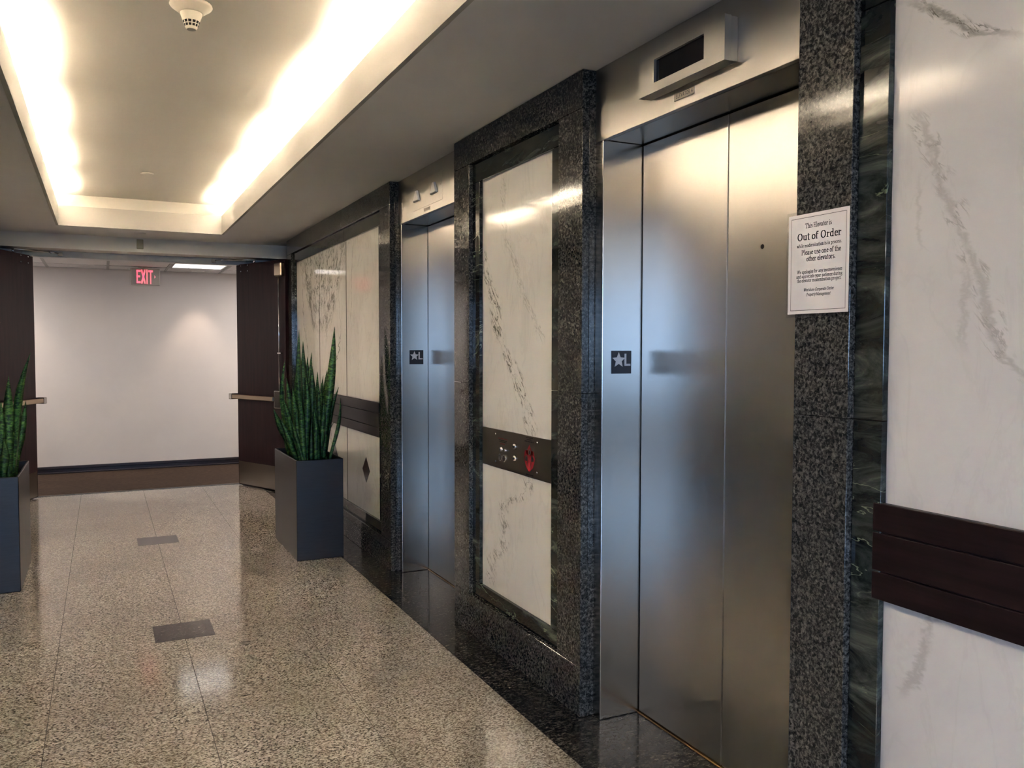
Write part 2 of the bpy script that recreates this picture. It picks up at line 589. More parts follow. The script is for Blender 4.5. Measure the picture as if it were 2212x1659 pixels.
def planter_paint():
    t = NT('planter_paint')
    br = t.noise(t.vec(t.pos(), (14, 14, 160)), 1.0, 2)
    t.set(color=t.ramp(br, [(0.3, (0.018, 0.016, 0.019)), (0.7, (0.024, 0.021, 0.025))]), rough=0.34, metal=0.0, spec=0.45)
    M['planter_paint'] = t.m


planter_paint()


def carpet():
    t = NT('carpet')
    p = t.vec(t.pos(), (1.1, 3.3, 1))
    pl_ = t.sep(t.voronoi(p, 1.0, 'Color'))[0]
    f = t.noise(t.vec(t.pos(), (20, 160, 1)), 1.0, 4, 0.7)
    c = t.ramp(f, [(0.3, (0.012, 0.008, 0.006)), (0.7, (0.095, 0.062, 0.045))])
    c = t.mix(t.math('MULTIPLY', pl_, 0.35), c, (0.03, 0.02, 0.015))
    t.set(color=c, rough=0.95, spec=0.1)
    t.bump(f, 0.4, 0.004)
    M['carpet'] = t.m


carpet()


def leaf_mat():
    t = NT('leaf_green')
    n_ = t.noise(t.vec(t.pos(), (30, 30, 62)), 1.0, 2, 0.5, 1.2)
    oi = t.n('ShaderNodeObjectInfo').outputs['Random']
    c = t.ramp(n_, [(0.40, (0.007, 0.032, 0.013)), (0.48, (0.028, 0.11, 0.03)), (0.56, (0.06, 0.185, 0.045)), (0.68, (0.14, 0.27, 0.06))])
    c = t.mix(t.math('MULTIPLY', oi, 0.5), c, (0.006, 0.036, 0.016))
    t.set(color=c, rough=0.46, spec=0.4)
    M['leaf_green'] = t.m


leaf_mat()


def glass_pane(name, tint=(1, 1, 1)):
    t = NT(name)
    out = t.t.nodes['Material Output']
    tr = t.n('ShaderNodeBsdfTransparent'); tr.inputs[0].default_value = tint + (1,)
    gl = t.n('ShaderNodeBsdfGlossy'); gl.inputs['Roughness'].default_value = 0.02
    mx = t.n('ShaderNodeMixShader'); mx.inputs[0].default_value = 0.06
    t.t.links.new(tr.outputs[0], mx.inputs[1]); t.t.links.new(gl.outputs[0], mx.inputs[2])
    t.t.links.new(mx.outputs[0], out.inputs['Surface'])
    M[name] = t.m


glass_pane('glass_clear')
glass_pane('laminate', (0.93, 0.93, 0.94))
emitter('lamp_warm', COVE_COLOR, COVE_POWER)
emitter('lamp_troffer', (1.0, 0.95, 0.90), TROFFER_POWER)
emitter('lamp_hall_fill', (1.0, 0.94, 0.90), 48.0)
emitter('lamp_lobby_fill', (1.0, 0.97, 0.94), LOBBY_FILL_POWER)
emitter('exit_red', (1.0, 0.055, 0.12), 0.85)

# ------------------------------------------------------------------ stroke lettering (broad-nib pen)


def arc(cx, cy, rx, ry, a0, a1, n=12):
    return [(cx + rx * math.cos(math.radians(a0 + (a1 - a0) * i / n)), cy + ry * math.sin(math.radians(a0 + (a1 - a0) * i / n))) for i in range(n + 1)]


def serif(x, y, w=0.09):
    return [(x - w, y), (x + w, y)]


X_, A_, C_ = 0.45, 0.69, 0.66
G = {
    ' ': (0.25, []), '.': (0.25, [[(0.11, 0.02), (0.12, 0.02)], [(0.11, 0.05), (0.12, 0.05)]]),
    'a': (0.50, [arc(0.22, 0.32, 0.13, 0.12, 160, 0, 8) + [(0.35, 0.06), (0.40, 0.01), (0.46, 0.05)], arc(0.19, 0.12, 0.12, 0.12, 60, 300, 10), [(0.25, 0.23), (0.35, 0.27)], [(0.25, 0.02), (0.35, 0.09)]]),
    'c': (0.44, [arc(0.25, 0.22, 0.17, 0.22, 45, 315, 14), [(0.36, 0.36), (0.37, 0.35)]]),
    'd': (0.55, [[(0.38, 0.0), (0.38, A_)], arc(0.22, 0.22, 0.15, 0.22, 40, 320, 14), [(0.30, A_), (0.38, A_)], [(0.38, 0.01), (0.48, 0.01)]]),
    'e': (0.45, [[(0.09, 0.25), (0.38, 0.25)], arc(0.235, 0.22, 0.155, 0.22, 5, 320, 16)]),
    'f': (0.34, [[(0.14, 0.0), (0.14, 0.5)] + arc(0.25, 0.52, 0.11, 0.16, 180, 45, 8), [(0.03, X_), (0.28, X_)], serif(0.15, 0.01)]),
    'g': (0.50, [arc(0.22, 0.28, 0.13, 0.15, 0, 360, 14), [(0.14, 0.15), (0.1, 0.07), (0.34, 0.05), (0.40, -0.06)] + arc(0.23, -0.09, 0.17, 0.1, 10, -190, 10), [(0.33, 0.4), (0.46, 0.41)]]),
    'h': (0.56, [[(0.13, 0.0), (0.13, A_)], [(0.04, A_), (0.13, A_)], arc(0.27, 0.28, 0.14, 0.16, 170, 0, 9) + [(0.41, 0.0)], serif(0.13, 0.01), serif(0.41, 0.01)]),
    'i': (0.28, [[(0.13, 0.0), (0.13, X_)], [(0.05, X_ - 0.01), (0.13, X_ - 0.01)], serif(0.13, 0.01), [(0.12, 0.61), (0.14, 0.61)], [(0.12, 0.65), (0.14, 0.65)]]),
    'j': (0.30, [[(0.17, X_), (0.17, -0.08)] + arc(0.08, -0.09, 0.09, 0.12, 0, -130, 7), [(0.08, X_ - 0.01), (0.17, X_ - 0.01)], [(0.16, 0.61), (0.18, 0.61)], [(0.16, 0.65), (0.18, 0.65)]]),
    'l': (0.28, [[(0.13, 0.0), (0.13, A_)], [(0.05, A_), (0.13, A_)], serif(0.13, 0.01)]),
    'm': (0.83, [[(0.13, 0.0), (0.13, X_)], [(0.05, X_ - 0.01), (0.13, X_ - 0.01)], arc(0.26, 0.28, 0.13, 0.16, 170, 0, 8) + [(0.39, 0)], arc(0.54, 0.28, 0.14, 0.16, 170, 0, 8) + [(0.68, 0)], serif(0.13, 0.01), serif(0.39, 0.01), serif(0.68, 0.01)]),
    'n': (0.56, [[(0.13, 0.0), (0.13, X_)], [(0.05, X_ - 0.01), (0.13, X_ - 0.01)], arc(0.27, 0.28, 0.14, 0.16, 170, 0, 9) + [(0.41, 0.0)], serif(0.13, 0.01), serif(0.41, 0.01)]),
    'o': (0.50, [arc(0.25, 0.22, 0.175, 0.22, 0, 360, 20)]),
    'p': (0.55, [[(0.13, -0.2), (0.13, X_)], [(0.05, X_ - 0.01), (0.13, X_ - 0.01)], arc(0.28, 0.22, 0.16, 0.22, 140, -140, 14), serif(0.13, -0.2)]),
    'r': (0.42, [[(0.13, 0.0), (0.13, X_)], [(0.05, X_ - 0.01), (0.13, X_ - 0.01)], arc(0.26, 0.28, 0.13, 0.14, 165, 60, 6), [(0.32, 0.37), (0.33, 0.35)], serif(0.14, 0.01)]),
    's': (0.39, [arc(0.2, 0.33, 0.11, 0.11, 40, 215, 8) + arc(0.2, 0.12, 0.13, 0.12, 50, -150, 10)]),
    't': (0.33, [[(0.15, 0.60), (0.15, 0.1)] + arc(0.23, 0.1, 0.08, 0.1, 180, 300, 5), [(0.03, X_), (0.29, X_)]]),
    'u': (0.56, [[(0.13, X_), (0.13, 0.15)] + arc(0.26, 0.15, 0.13, 0.14, 180, 340, 8), [(0.41, X_), (0.41, 0.0)], [(0.05, X_ - 0.01), (0.13, X_ - 0.01)], [(0.33, X_ - 0.01), (0.41, X_ - 0.01)], [(0.41, 0.01), (0.5, 0.01)]]),
    'v': (0.50, [[(0.08, X_), (0.25, 0.0)], [(0.41, X_), (0.25, 0.0)], serif(0.09, X_ - 0.01, 0.07), serif(0.41, X_ - 0.01, 0.07)]),
    'w': (0.72, [[(0.08, X_), (0.22, 0.0)], [(0.35, X_), (0.22, 0.0)], [(0.35, X_), (0.49, 0.0)], [(0.63, X_), (0.49, 0.0)], serif(0.09, X_ - 0.01, 0.07), serif(0.63, X_ - 0.01, 0.07)]),
    'y': (0.50, [[(0.08, X_), (0.26, 0.0)], [(0.42, X_), (0.26, 0.0), (0.18, -0.18), (0.09, -0.17)], serif(0.09, X_ - 0.01, 0.07), serif(0.42, X_ - 0.01, 0.07)]),
    'z': (0.44, [[(0.07, X_ - 0.02), (0.36, X_ - 0.02), (0.06, 0.02), (0.37, 0.02)], [(0.06, 0.33), (0.06, 0.43)], [(0.38, 0.02), (0.38, 0.11)]]),
    'T': (0.66, [[(0.32, 0.0), (0.32, C_)], [(0.04, C_ - 0.01), (0.60, C_ - 0.01)], [(0.04, 0.52), (0.04, C_)], [(0.60, 0.52), (0.60, C_)], serif(0.32, 0.01, 0.11)]),
    'E': (0.66, [[(0.16, 0.0), (0.16, C_)], [(0.06, C_ - 0.01), (0.55, C_ - 0.01)], [(0.06, 0.01), (0.58, 0.01)], [(0.16, 0.34), (0.42, 0.34)], [(0.55, 0.53), (0.55, C_)], [(0.58, 0.0), (0.58, 0.15)], [(0.42, 0.26), (0.42, 0.42)]]),
    'O': (0.78, [arc(0.39, 0.33, 0.27, 0.335, 0, 360, 28)]),
    'P': (0.62, [[(0.16, 0.0), (0.16, C_)], [(0.06, C_ - 0.01), (0.32, C_ - 0.01)] + arc(0.32, 0.485, 0.19, 0.165, 90, -90, 10) + [(0.2, 0.32)], serif(0.17, 0.01, 0.11)]),
    'W': (1.0, [[(0.1, C_), (0.3, 0.0)], [(0.48, C_), (0.3, 0.0)], [(0.48, C_), (0.68, 0.0)], [(0.9, C_), (0.68, 0.0)], serif(0.12, C_ - 0.01), serif(0.88, C_ - 0.01), serif(0.48, C_ - 0.01)]),
    'C': (0.72, [arc(0.38, 0.33, 0.27, 0.335, 40, 325, 22), [(0.6, 0.45), (0.6, 0.64)]]),
    'M': (0.94, [[(0.14, 0.0), (0.14, C_)], [(0.14, C_), (0.45, 0.06)], [(0.76, C_), (0.45, 0.06)], [(0.78, 0.0), (0.78, C_)], serif(0.14, 0.01), serif(0.78, 0.01), [(0.04, C_ - 0.01), (0.16, C_ - 0.01)], [(0.76, C_ - 0.01), (0.88, C_ - 0.01)]]),
    # plain capitals (even pen)
    'L2': (0.5, [[(0.1, 0.66), (0.1, 0.03), (0.42, 0.03)]]),
    'E2': (0.5, [[(0.42, 0.63), (0.1, 0.63), (0.1, 0.03), (0.42, 0.03)], [(0.1, 0.34), (0.36, 0.34)]]),
    'V2': (0.56, [[(0.07, 0.66), (0.27, 0.02), (0.48, 0.66)]]),
    'A2': (0.56, [[(0.07, 0.0), (0.27, 0.65), (0.48, 0.0)], [(0.14, 0.2), (0.41, 0.2)]]),
    'T2': (0.5, [[(0.25, 0.0), (0.25, 0.63)], [(0.05, 0.63), (0.45, 0.63)]]),
    'O2': (0.6, [arc(0.3, 0.33, 0.2, 0.31, 0, 360, 20)]),
    'R2': (0.55, [[(0.1, 0.0), (0.1, 0.63), (0.3, 0.63)] + arc(0.3, 0.48, 0.13, 0.15, 90, -90, 8) + [(0.1, 0.33)], [(0.28, 0.33), (0.45, 0.0)]]),
    '42': (0.52, [[(0.36, 0.0), (0.36, 0.65), (0.06, 0.19), (0.47, 0.19)]]),
    'X2': (0.52, [[(0.08, 0.0), (0.44, 0.66)], [(0.44, 0.0), (0.08, 0.66)]]),
    'I2': (0.26, [[(0.13, 0.0), (0.13, 0.66)]]),
}


def hull(pts):
    pts = sorted(set((round(a, 5), round(b, 5)) for a, b in pts))
    def half(ps):
        h = []
        for p in ps:
            while len(h) > 1 and (h[-1][0] - h[-2][0]) * (p[1] - h[-2][1]) - (h[-1][1] - h[-2][1]) * (p[0] - h[-2][0]) <= 0:
                h.pop()
            h.append(p)
        return h
    a, b = half(pts), half(pts[::-1])
    return a[:-1] + b[:-1]


def lettering(mb, text, fn, x0, x1, base, size, nib=(0.125, 0.045), caps2=False, shear=0.0, track=0.0):
    """text set between x0 and x1 on baseline base; size = em height; fn((x, z)) -> 3D"""
    glyphs = [G.get(c + '2') if caps2 and (c + '2') in G else G.get(c, G[' ']) for c in text]
    tot = sum(g[0] + track for g in glyphs)
    sx = (x1 - x0) / tot
    cx = 0.0
    wx, wy = nib[0] / 2, nib[1] / 2
    for adv, strokes in glyphs:
        for st in strokes:
            for a, b in zip(st[:-1], st[1:]):
                pts = []
                for (px, py) in (a, b):
                    for dx, dy in ((-wx, -wy), (wx, -wy), (wx, wy), (-wx, wy)):
                        pts.append((px + dx, py + dy))
                h = hull(pts)
                if len(h) < 3:
                    continue
                vv = [fn((x0 + (cx + q[0] + shear * q[1]) * sx, base + q[1] * size)) for q in h]
                mb.add(vv, [tuple(range(len(vv)))])
        cx += adv + track
    return mb


# ================================================================== STRUCTURE
# ---- floor
floor = empty('floor', (XC, 4.0, 0))
struct(floor)
box('floor_bed', M['grout'], XL - 0.3, 2.0, -1.6, 9.02, -0.05, -0.0035, floor)
S = 0.545
g = 0.0011
slab0 = None
for r in range(-15, 5):
    for c in range(-2, 2):
        x0, y0 = XC + c * S, 6.59 + r * S
        y1 = min(y0 + S, 9.02)
        if y0 > 8.9:
            continue
        if y1 - y0 < S - 0.01:
            MB().box(x0 + g, x0 + S - g, y0 + g, y1 - g, -0.02, 0).build('floor_slab', M['granite_floor'], floor)
            continue
        if slab0 is None:
            slab0 = MB().box(x0 + g, x0 + S - g, y0 + g, y1 - g, -0.02, 0).build('floor_slab', M['granite_floor'], floor, bevel=0.0005)
        else:
            share(slab0, (x0 + S / 2, y0 + S / 2, -0.02), floor)
xb = XC + 2 * S
for k in range(10):
    y0 = -1.6 + k * 1.09
    y1 = min(y0 + 1.09, 9.02) if k < 9 else 9.02
    box('border_slab', M['granite_border'], xb + g, 1.835, y0 + 0.0006, y1 - 0.0006, -0.02, 0, floor)
    box('border_slab', M['granite_border'], XL - 0.25, XC - 2 * S - g, y0 + 0.0006, y1 - 0.0006, -0.02, 0, floor)
for yc in (6.59, 4.41, 2.23, 0.05):
    box('floor_inset', M['granite_inset'], XC - 0.134, XC + 0.138, yc - 0.131, yc + 0.131, -0.015, 0.0006, floor)
lob = box('floor_lobby', M['granite_floor'], -7.2, 2.0, -8.1, -1.601, -0.05, 0)
struct(lob)
cp = box('floor_hall', M['carpet'], -3.2, 3.9, 9.021, 10.6, -0.05, 0.003)
struct(cp)
go = box('ground_outside', M['ground_outside'], -40, 40, -70, -8.2, -0.5, -0.25)
struct(go)

# ---- ceiling with the light cove
CX0, CX1, CY0, CY1 = 2 * XC - 0.99, 0.99, 0.3, 8.04
CD = 0.12           # cove pocket beyond the lip
ZL, ZU = 2.606, 2.72
ceil = empty('ceiling', (XC, 4.0, H))
struct(ceil)
mb = MB()
mb.box(-7.2, CX0 + 0.0, -8.1, 9.0, H, H + 0.05)
mb.box(CX1, 2.1, -8.1, 9.0, H, H + 0.05)
mb.box(CX0, CX1, -8.1, CY0, H, H + 0.05)
mb.box(CX0, CX1, CY1, 9.0, H, H + 0.05)
mb.build('soffit', M['paint_ceiling'], ceil)
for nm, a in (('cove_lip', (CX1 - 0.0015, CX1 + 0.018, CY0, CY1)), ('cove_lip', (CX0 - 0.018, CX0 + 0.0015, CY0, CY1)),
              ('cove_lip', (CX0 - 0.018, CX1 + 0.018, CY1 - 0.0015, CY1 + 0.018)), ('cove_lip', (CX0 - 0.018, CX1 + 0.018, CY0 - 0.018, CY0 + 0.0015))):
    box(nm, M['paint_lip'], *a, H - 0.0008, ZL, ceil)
mb = MB()
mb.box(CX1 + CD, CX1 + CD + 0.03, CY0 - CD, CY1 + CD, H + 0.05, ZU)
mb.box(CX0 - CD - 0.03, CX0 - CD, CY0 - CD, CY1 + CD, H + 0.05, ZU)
mb.build('cove_side', M['cove_side_dark'], ceil)
mb = MB()
mb.box(CX0 - CD - 0.03, CX1 + CD + 0.03, CY1 + CD, CY1 + CD + 0.03, H + 0.05, ZU)
mb.box(CX0 - CD - 0.03, CX1 + CD + 0.03, CY0 - CD - 0.03, CY0 - CD, H + 0.05, ZU)
mb.build('cove_end', M['paint_cove'], ceil)
box('cove_top', M['paint_cove'], CX0 - CD - 0.03, CX1 + CD + 0.03, CY0 - CD - 0.03, CY1 + CD + 0.03, ZU, ZU + 0.04, ceil)
box('roof_deck', M['core_wall'], -7.3, 3.9, -8.2, 10.8, 2.80, 2.86, ceil)

# ---- right wall: stone piers
wr = empty('wall_right', (1.8, 3.0, 0))
struct(wr)
GJ = 0.0009
XGR, XMB = 1.627, 1.645     # faces of the green frame and of the white slabs


def slab(name, mat, x0, x1, y0, y1, z0, z1, bev=0.0012):
    return box(name, M[mat], x0, x1, y0 + GJ, y1 - GJ, z0 + GJ, z1 - GJ, wr, bevel=bev)


def pier(y0, y1, o0, o1, marble, joints=(), plain_cuts=(), rail=(0.82, 1.048), lintel_cuts=()):
    zt, zb = 2.298, 0.193
    lc = [y0] + [c for c in lintel_cuts if y0 < c < y1] + [y1]
    for a, b in zip(lc[:-1], lc[1:]):
        slab('granite_lintel', 'granite_dark', XG, XG + 0.03, a, b, zt, H - 0.0005)
        slab('granite_base', 'granite_dark', XG, XG + 0.03, a, b, 0.001, zb)
    for a, b in ((y0, o0), (o1, y1)):
        slab('granite_stile', 'granite_dark', XG, XG + 0.03, a, b, zb, 1.238)
        slab('granite_stile', 'granite_dark', XG, XG + 0.03, a, b, 1.238, zt)
    for a, b in ((y0, y0 + 0.03), (y1 - 0.03, y1)):
        slab('granite_return', 'granite_dark', XG + 0.031, 1.80, a, b, 0.001, 0.182)
        slab('granite_return', 'granite_dark', XG + 0.031, 1.80, a, b, 0.182, 1.238)
        slab('granite_return', 'granite_dark', XG + 0.031, 1.80, a, b, 1.238, H - 0.0005)
    i0, i1, it, ib = o0 + 0.085, o1 - 0.085, 2.204, 0.264
    for a, b in zip(lc[:-1], lc[1:]):
        a2, b2 = max(a, o0), min(b, o1)
        slab('green_rail', 'marble_green', XGR, XMB - 0.001, a2, b2, it, zt)
        slab('green_rail', 'marble_green', XGR, XMB - 0.001, a2, b2, zb, ib)
    for a, b in ((o0, i0), (i1, o1)):
        slab('green_stile', 'marble_green', XGR, XMB - 0.001, a, b, ib, 1.238)
        slab('green_stile', 'marble_green', XGR, XMB - 0.001, a, b, 1.238, it)
    cuts = [i0 - 0.01] + list(joints) + [i1 + 0.01]
    low = []
    for a, b in zip(cuts[:-1], cuts[1:]):
        slab('marble_slab', marble, XMB, XMB + 0.018, a + 0.0065, b - 0.0065, rail[1] - 0.01, it + 0.01, 0.0008)
        low.append(slab('marble_slab', marble, XMB, XMB + 0.018, a + 0.0065, b - 0.0065, ib - 0.01, rail[0] + 0.01, 0.0008))
    for j in joints:
        for z0, z1 in ((ib, rail[0]), (rail[1], it)):
            box('joint_filler', M['grout'], XMB - 0.0004, XMB + 0.018, j - 0.006, j + 0.006, z0, z1, wr)
    box('pier_core', M['core_wall'], XMB + 0.019, 2.0, y0 + 0.031, y1 - 0.031, 0, H, wr)
    return low


p1_low = pier(5.02, 8.24, 5.23, 8.04, 'marble_far', joints=(6.194, 7.058), lintel_cuts=(6.194, 7.2))
pier(2.698, 3.962, 2.881, 3.768, 'marble_mid', rail=(0.852, 1.032))
pier(-1.6, 1.627, -1.4, 1.449, 'marble_near', joints=(-0.36, 0.50), lintel_cuts=(0.01,))
for s_, yc in zip(p1_low, (5.69, 6.56, 7.43)):
    mb = MB()
    mb.prism([(0.0, 0.093), (0.092, 0.0), (0.0, -0.093), (-0.092, 0.0)], XMB - 0.0006, XMB + 0.001, lambda q, h, yc=yc: (h, yc + q[0], 0.555 + q[1]))
    mb.build('diamond_inlay', M['inlay_black'], s_)
# wall behind the elevators, alcove beside the fire door, lobby continuation
box('wall_core', M['core_wall'], 2.0, 2.1, -1.6, 9.0, 0, 2.86, wr)
box('plenum_wall', M['core_wall'], 2.1, 4.0, 8.95, 9.03, 0, 2.86, wr)
box('alcove_side', M['paint_lobby'], 1.80, 2.0, 8.24, 8.9, 0, H, wr)
box('lobby_side', M['paint_lobby'], 1.7, 2.0, -8.1, -1.6, 0, H, wr)

# ---- left wall (same stone, seen only by reflection)
wl = empty('wall_left', (XL - 0.1, 3.5, 0))
struct(wl)


def mir(x):
    return 2 * XC - x


for (a, b, o0, o1) in ((5.02, 8.24, 5.23, 8.04), (2.698, 3.962, 2.881, 3.768), (-0.6, 1.627, -0.4, 1.449)):
    box('granite_pier', M['granite_dark'], mir(1.75), mir(XG), a, b, 0, H - 0.0005, wl)
    box('marble_slab', M['marble_white'], mir(XG), mir(XG - 0.002), o0 + 0.08, o1 - 0.08, 0.264, 2.204, wl)
for (a, b) in ((3.962, 5.02), (1.627, 2.698)):
    box('steel_header', M['steel_frame'], mir(1.72), mir(XJ), a, b, ZH, H - 0.0005, wl)
    box('steel_door', M['steel_brushed'], mir(1.87), mir(XD), a, b, 0, ZH + 0.03, wl)
box('wall_core', M['paint_lobby'], mir(2.1), mir(1.90), -0.6, 9.0, 0, 2.86, wl)
box('plenum_wall', M['core_wall'], -3.4, mir(2.1), 8.95, 9.03, 0, 2.86, wl)
box('alcove_side', M['paint_lobby'], mir(1.899), mir(1.80), 8.24, 8.9, 0, H, wl)
box('lobby_return', M['paint_lobby'], -7.2, mir(2.1), -0.75, -0.601, 0, H, wl)
box('lobby_side', M['paint_lobby'], -7.4, -7.2, -8.1, -0.6, 0, H, wl)

# ---- far end: header beam, framed opening, hall beyond
we = empty('wall_end', (XC, 8.95, 0))
struct(we)
DX0, DX1, DZ = 2 * XC - 1.275, 1.275, 2.250
box('header_beam', M['paint_beam'], mir(1.80), 1.80, 8.65, 8.90, 2.308, H - 0.0005, we)
box('wall_panel', M['paint_beam'], DX1 + 0.05, 2.1, 8.90, 9.02, 0, H - 0.0005, we)
box('wall_panel', M['paint_beam'], mir(2.1), DX0 - 0.05, 8.90, 9.02, 0, H - 0.0005, we)
box('wall_panel', M['paint_beam'], DX0 - 0.05, DX1 + 0.05, 8.921, 9.02, DZ + 0.06, H - 0.0005, we)
box('door_frame_head', M['paint_frame'], DX0 - 0.05, DX1 + 0.05, 8.895, 9.03, DZ, DZ + 0.06, we, bevel=0.004)
for a, b in ((DX0 - 0.05, DX0), (DX1, DX1 + 0.05)):
    box('door_frame_jamb', M['paint_frame'], a, b, 8.895, 9.03, 0.004, DZ, we, bevel=0.004)
box('threshold', M['steel_dark'], DX0, DX1, 8.99, 9.035, 0.0005, 0.006, we, bevel=0.002)

wb = box('wall_hall', M['paint_hall'], -3.3, 4.0, 10.58, 10.7, 0, 2.86)
struct(wb)
for nm, a in (('wall_hall_left', (-3.4, -3.2, 9.02, 10.58)), ('wall_hall_right', (3.9, 4.1, 9.02, 10.58))):
    struct(box(nm, M['paint_hall'], *a, 0, 2.86))
bb = empty('baseboard_back', (XC, 10.57, 0))
struct(bb)
MB().box(-3.2, 3.9, 10.567, 10.58, 0.003, 0.075).build('base_strip', M['base_vinyl'], bb)
MB().box(-3.2, 3.9, 10.557, 10.58, 0.055, 0.086).build('base_cap', M['base_vinyl'], bb, bevel=0.006, seg=2)
MB().box(-3.2, 3.9, 10.553, 10.58, 0.003, 0.02).build('base_toe', M['base_vinyl'], bb, bevel=0.006, seg=2)

ch = empty('ceiling_hall', (XC, 9.8, 2.30))
struct(ch)
TX = [0.665 + 0.6 * k for k in range(-7, 7)]
TY = [9.03, 9.42, 10.12, 10.58]
for i in range(len(TX) - 1):
    for j in range(3):
        if abs(TX[i] - 0.665) < 0.01 and j == 1:
            continue
        box('ceiling_tile', M['tile_acoustic'], TX[i] + 0.013, TX[i + 1] - 0.013, TY[j] + 0.013, TY[j + 1] - 0.013, 2.302, 2.32, ch)
for x in TX:
    box('ceiling_tee', M['tee_grid'], x - 0.013, x + 0.013, 9.03, 10.58, 2.296, 2.304, ch)
for y in TY:
    box('ceiling_tee', M['tile_acoustic'], TX[0], TX[-1], y - 0.012, y + 0.012, 2.2965, 2.3045, ch)

# ---- lobby glazing behind the camera
w1 = empty('window_1', (-2.6, -8.0, 0))
struct(w1)
for k in range(8):
    x = -7.15 + k * 1.27
    box('mullion', M['steel_dark'], x - 0.03, x + 0.03, -8.06, -7.98, 0.0, H, w1)
for k in range(7):
    x = -7.15 + k * 1.27
    box('glass_pane', M['glass_clear'], x + 0.03, x + 1.24, -8.025, -8.015, 0.86, H - 0.06, w1)
    box('sill_panel', M['paint_lobby'], x + 0.03, x + 1.24, -8.05, -7.99, 0.0, 0.86, w1)
    box('head_rail', M['steel_dark'], x + 0.03, x + 1.24, -8.05, -7.99, H - 0.06, H, w1)

# ---- double fire doors, folded back against the walls


def fire_door(name, side, label, closer_label=None):
    """side +1 right leaf, -1 left leaf"""
    A = Vector((1.238, 8.948)); B = Vector((1.578, 8.172))
    d = (B - A); L = d.length; d.normalize()
    nrm = Vector((-0.9159, -0.4014))            # towards the corridor
    nrm = Vector((d.y, -d.x))
    if nrm.x > 0:
        nrm = -nrm

    def P(s, n_, z):
        q = A + d * s + nrm * n_
        x = q.x if side > 0 else 2 * XC - q.x
        return (x, q.y, z)

    def bx(name_, mat, s0, s1, n0, n1, z0, z1, parent, bevel=0.0):
        m_ = MB().hexa([P(s0, n0, z0), P(s1, n0, z0), P(s1, n1, z0), P(s0, n1, z0)],
                       [P(s0, n0, z1), P(s1, n0, z1), P(s1, n1, z1), P(s0, n1, z1)])
        return m_.build(name_, M[mat], parent, bevel)

    root = empty(name, P(L / 2, 0, 0))
    struct(root, label)
    root['category'] = 'door'
    leaf = bx('door_leaf', 'wood_door', 0, L, -0.036, 0, 0.012, DZ + 0.008, root, 0.002)
    bx('kick_plate', 'steel_dark', 0.012, L - 0.02, 0.0003, 0.002, 0.018, 0.25, root)
    bar = empty_part = bx('push_bar', 'steel_bronze', -0.035, L - 0.12, 0.045, 0.075, 0.893, 0.938, root, 0.005)
    bx('bar_end_cap', 'steel_frame', -0.045, 0.012, 0.0, 0.078, 0.886, 0.945, bar, 0.004)
    # latch case at the free edge
    mb_ = MB()
    mb_.hexa([P(L - 0.125, 0.0, 0.822), P(L - 0.03, 0.0, 0.822), P(L - 0.03, 0.04, 0.822), P(L - 0.125, 0.06, 0.822)],
             [P(L - 0.125, 0.0, 1.0), P(L - 0.03, 0.0, 1.0), P(L - 0.03, 0.04, 1.0), P(L - 0.125, 0.06, 1.0)])
    mb_.build('latch_case', M['steel_frame'], root, 0.012, seg=2)
    m3 = MB().tube(P(L - 0.078, 0.022, 0.99), P(L - 0.078, 0.022, 2.10), 0.006)
    rod = m3.build('vertical_rod', M['chrome'], root, smooth=True)
    bx('rod_guide', 'steel_frame', L - 0.10, L - 0.045, 0.0, 0.03, 1.352, 1.366, rod, 0.002)
    bx('top_latch', 'steel_bronze', L - 0.125, L - 0.008, 0.0, 0.045, 2.098, 2.228, root, 0.010)
    for s in (0.085, 0.208):
        for z in (2.184, 2.241):
            MB().lathe(P(s, 0.0, z), (Vector(P(s, 1, z)) - Vector(P(s, 0, z))), [(0.008, 0), (0.008, 0.002), (0.004, 0.005)], 10).build('bolt_head', M['chrome'], root, smooth=True)
    for z in (0.25, 1.1, 2.0):
        MB().tube(P(-0.006, -0.02, z), P(-0.006, -0.02, z + 0.11), 0.008).build('hinge', M['steel_dark'], root, smooth=True)
    # closer: slim body on the far face, arm to the frame head
    e0, e1 = (1.085, 8.86, 2.292), (1.015, 8.897, 2.285)
    if side < 0:
        e0, e1 = (2 * XC - e0[0], e0[1], e0[2]), (2 * XC - e1[0], e1[1], e1[2])
    arm = MB().tube(P(0.30, -0.018, 2.29), e0, 0.007).build('closer_arm', M['steel_frame'], root, smooth=True)
    MB().tube(P(0.30, -0.018, DZ), P(0.30, -0.018, 2.297), 0.011).build('closer_spindle', M['chrome'], arm, smooth=True)
    MB().tube(e0, e1, 0.006).build('closer_link', M['steel_dark'], arm, smooth=True)
    MB().lathe((e0[0], e0[1], 2.280), (0, 0, 1), [(0.010, 0), (0.012, 0.004), (0.012, 0.016), (0.008, 0.02)], 12).build('closer_pivot', M['chrome'], arm, smooth=True)
    MB().box(e1[0] - 0.022, e1[0] + 0.022, 8.886, 8.896, 2.262, 2.300).build('closer_shoe', M['chrome'], arm, 0.004)
    return root


fire_door('door_1', 1, 'dark mahogany fire door leaf beside the marble wall, with push bar and vertical rod')
fire_door('door_2', -1, 'dark mahogany fire door leaf at the left edge, behind the cropped planter')

# ================================================================== ELEVATORS


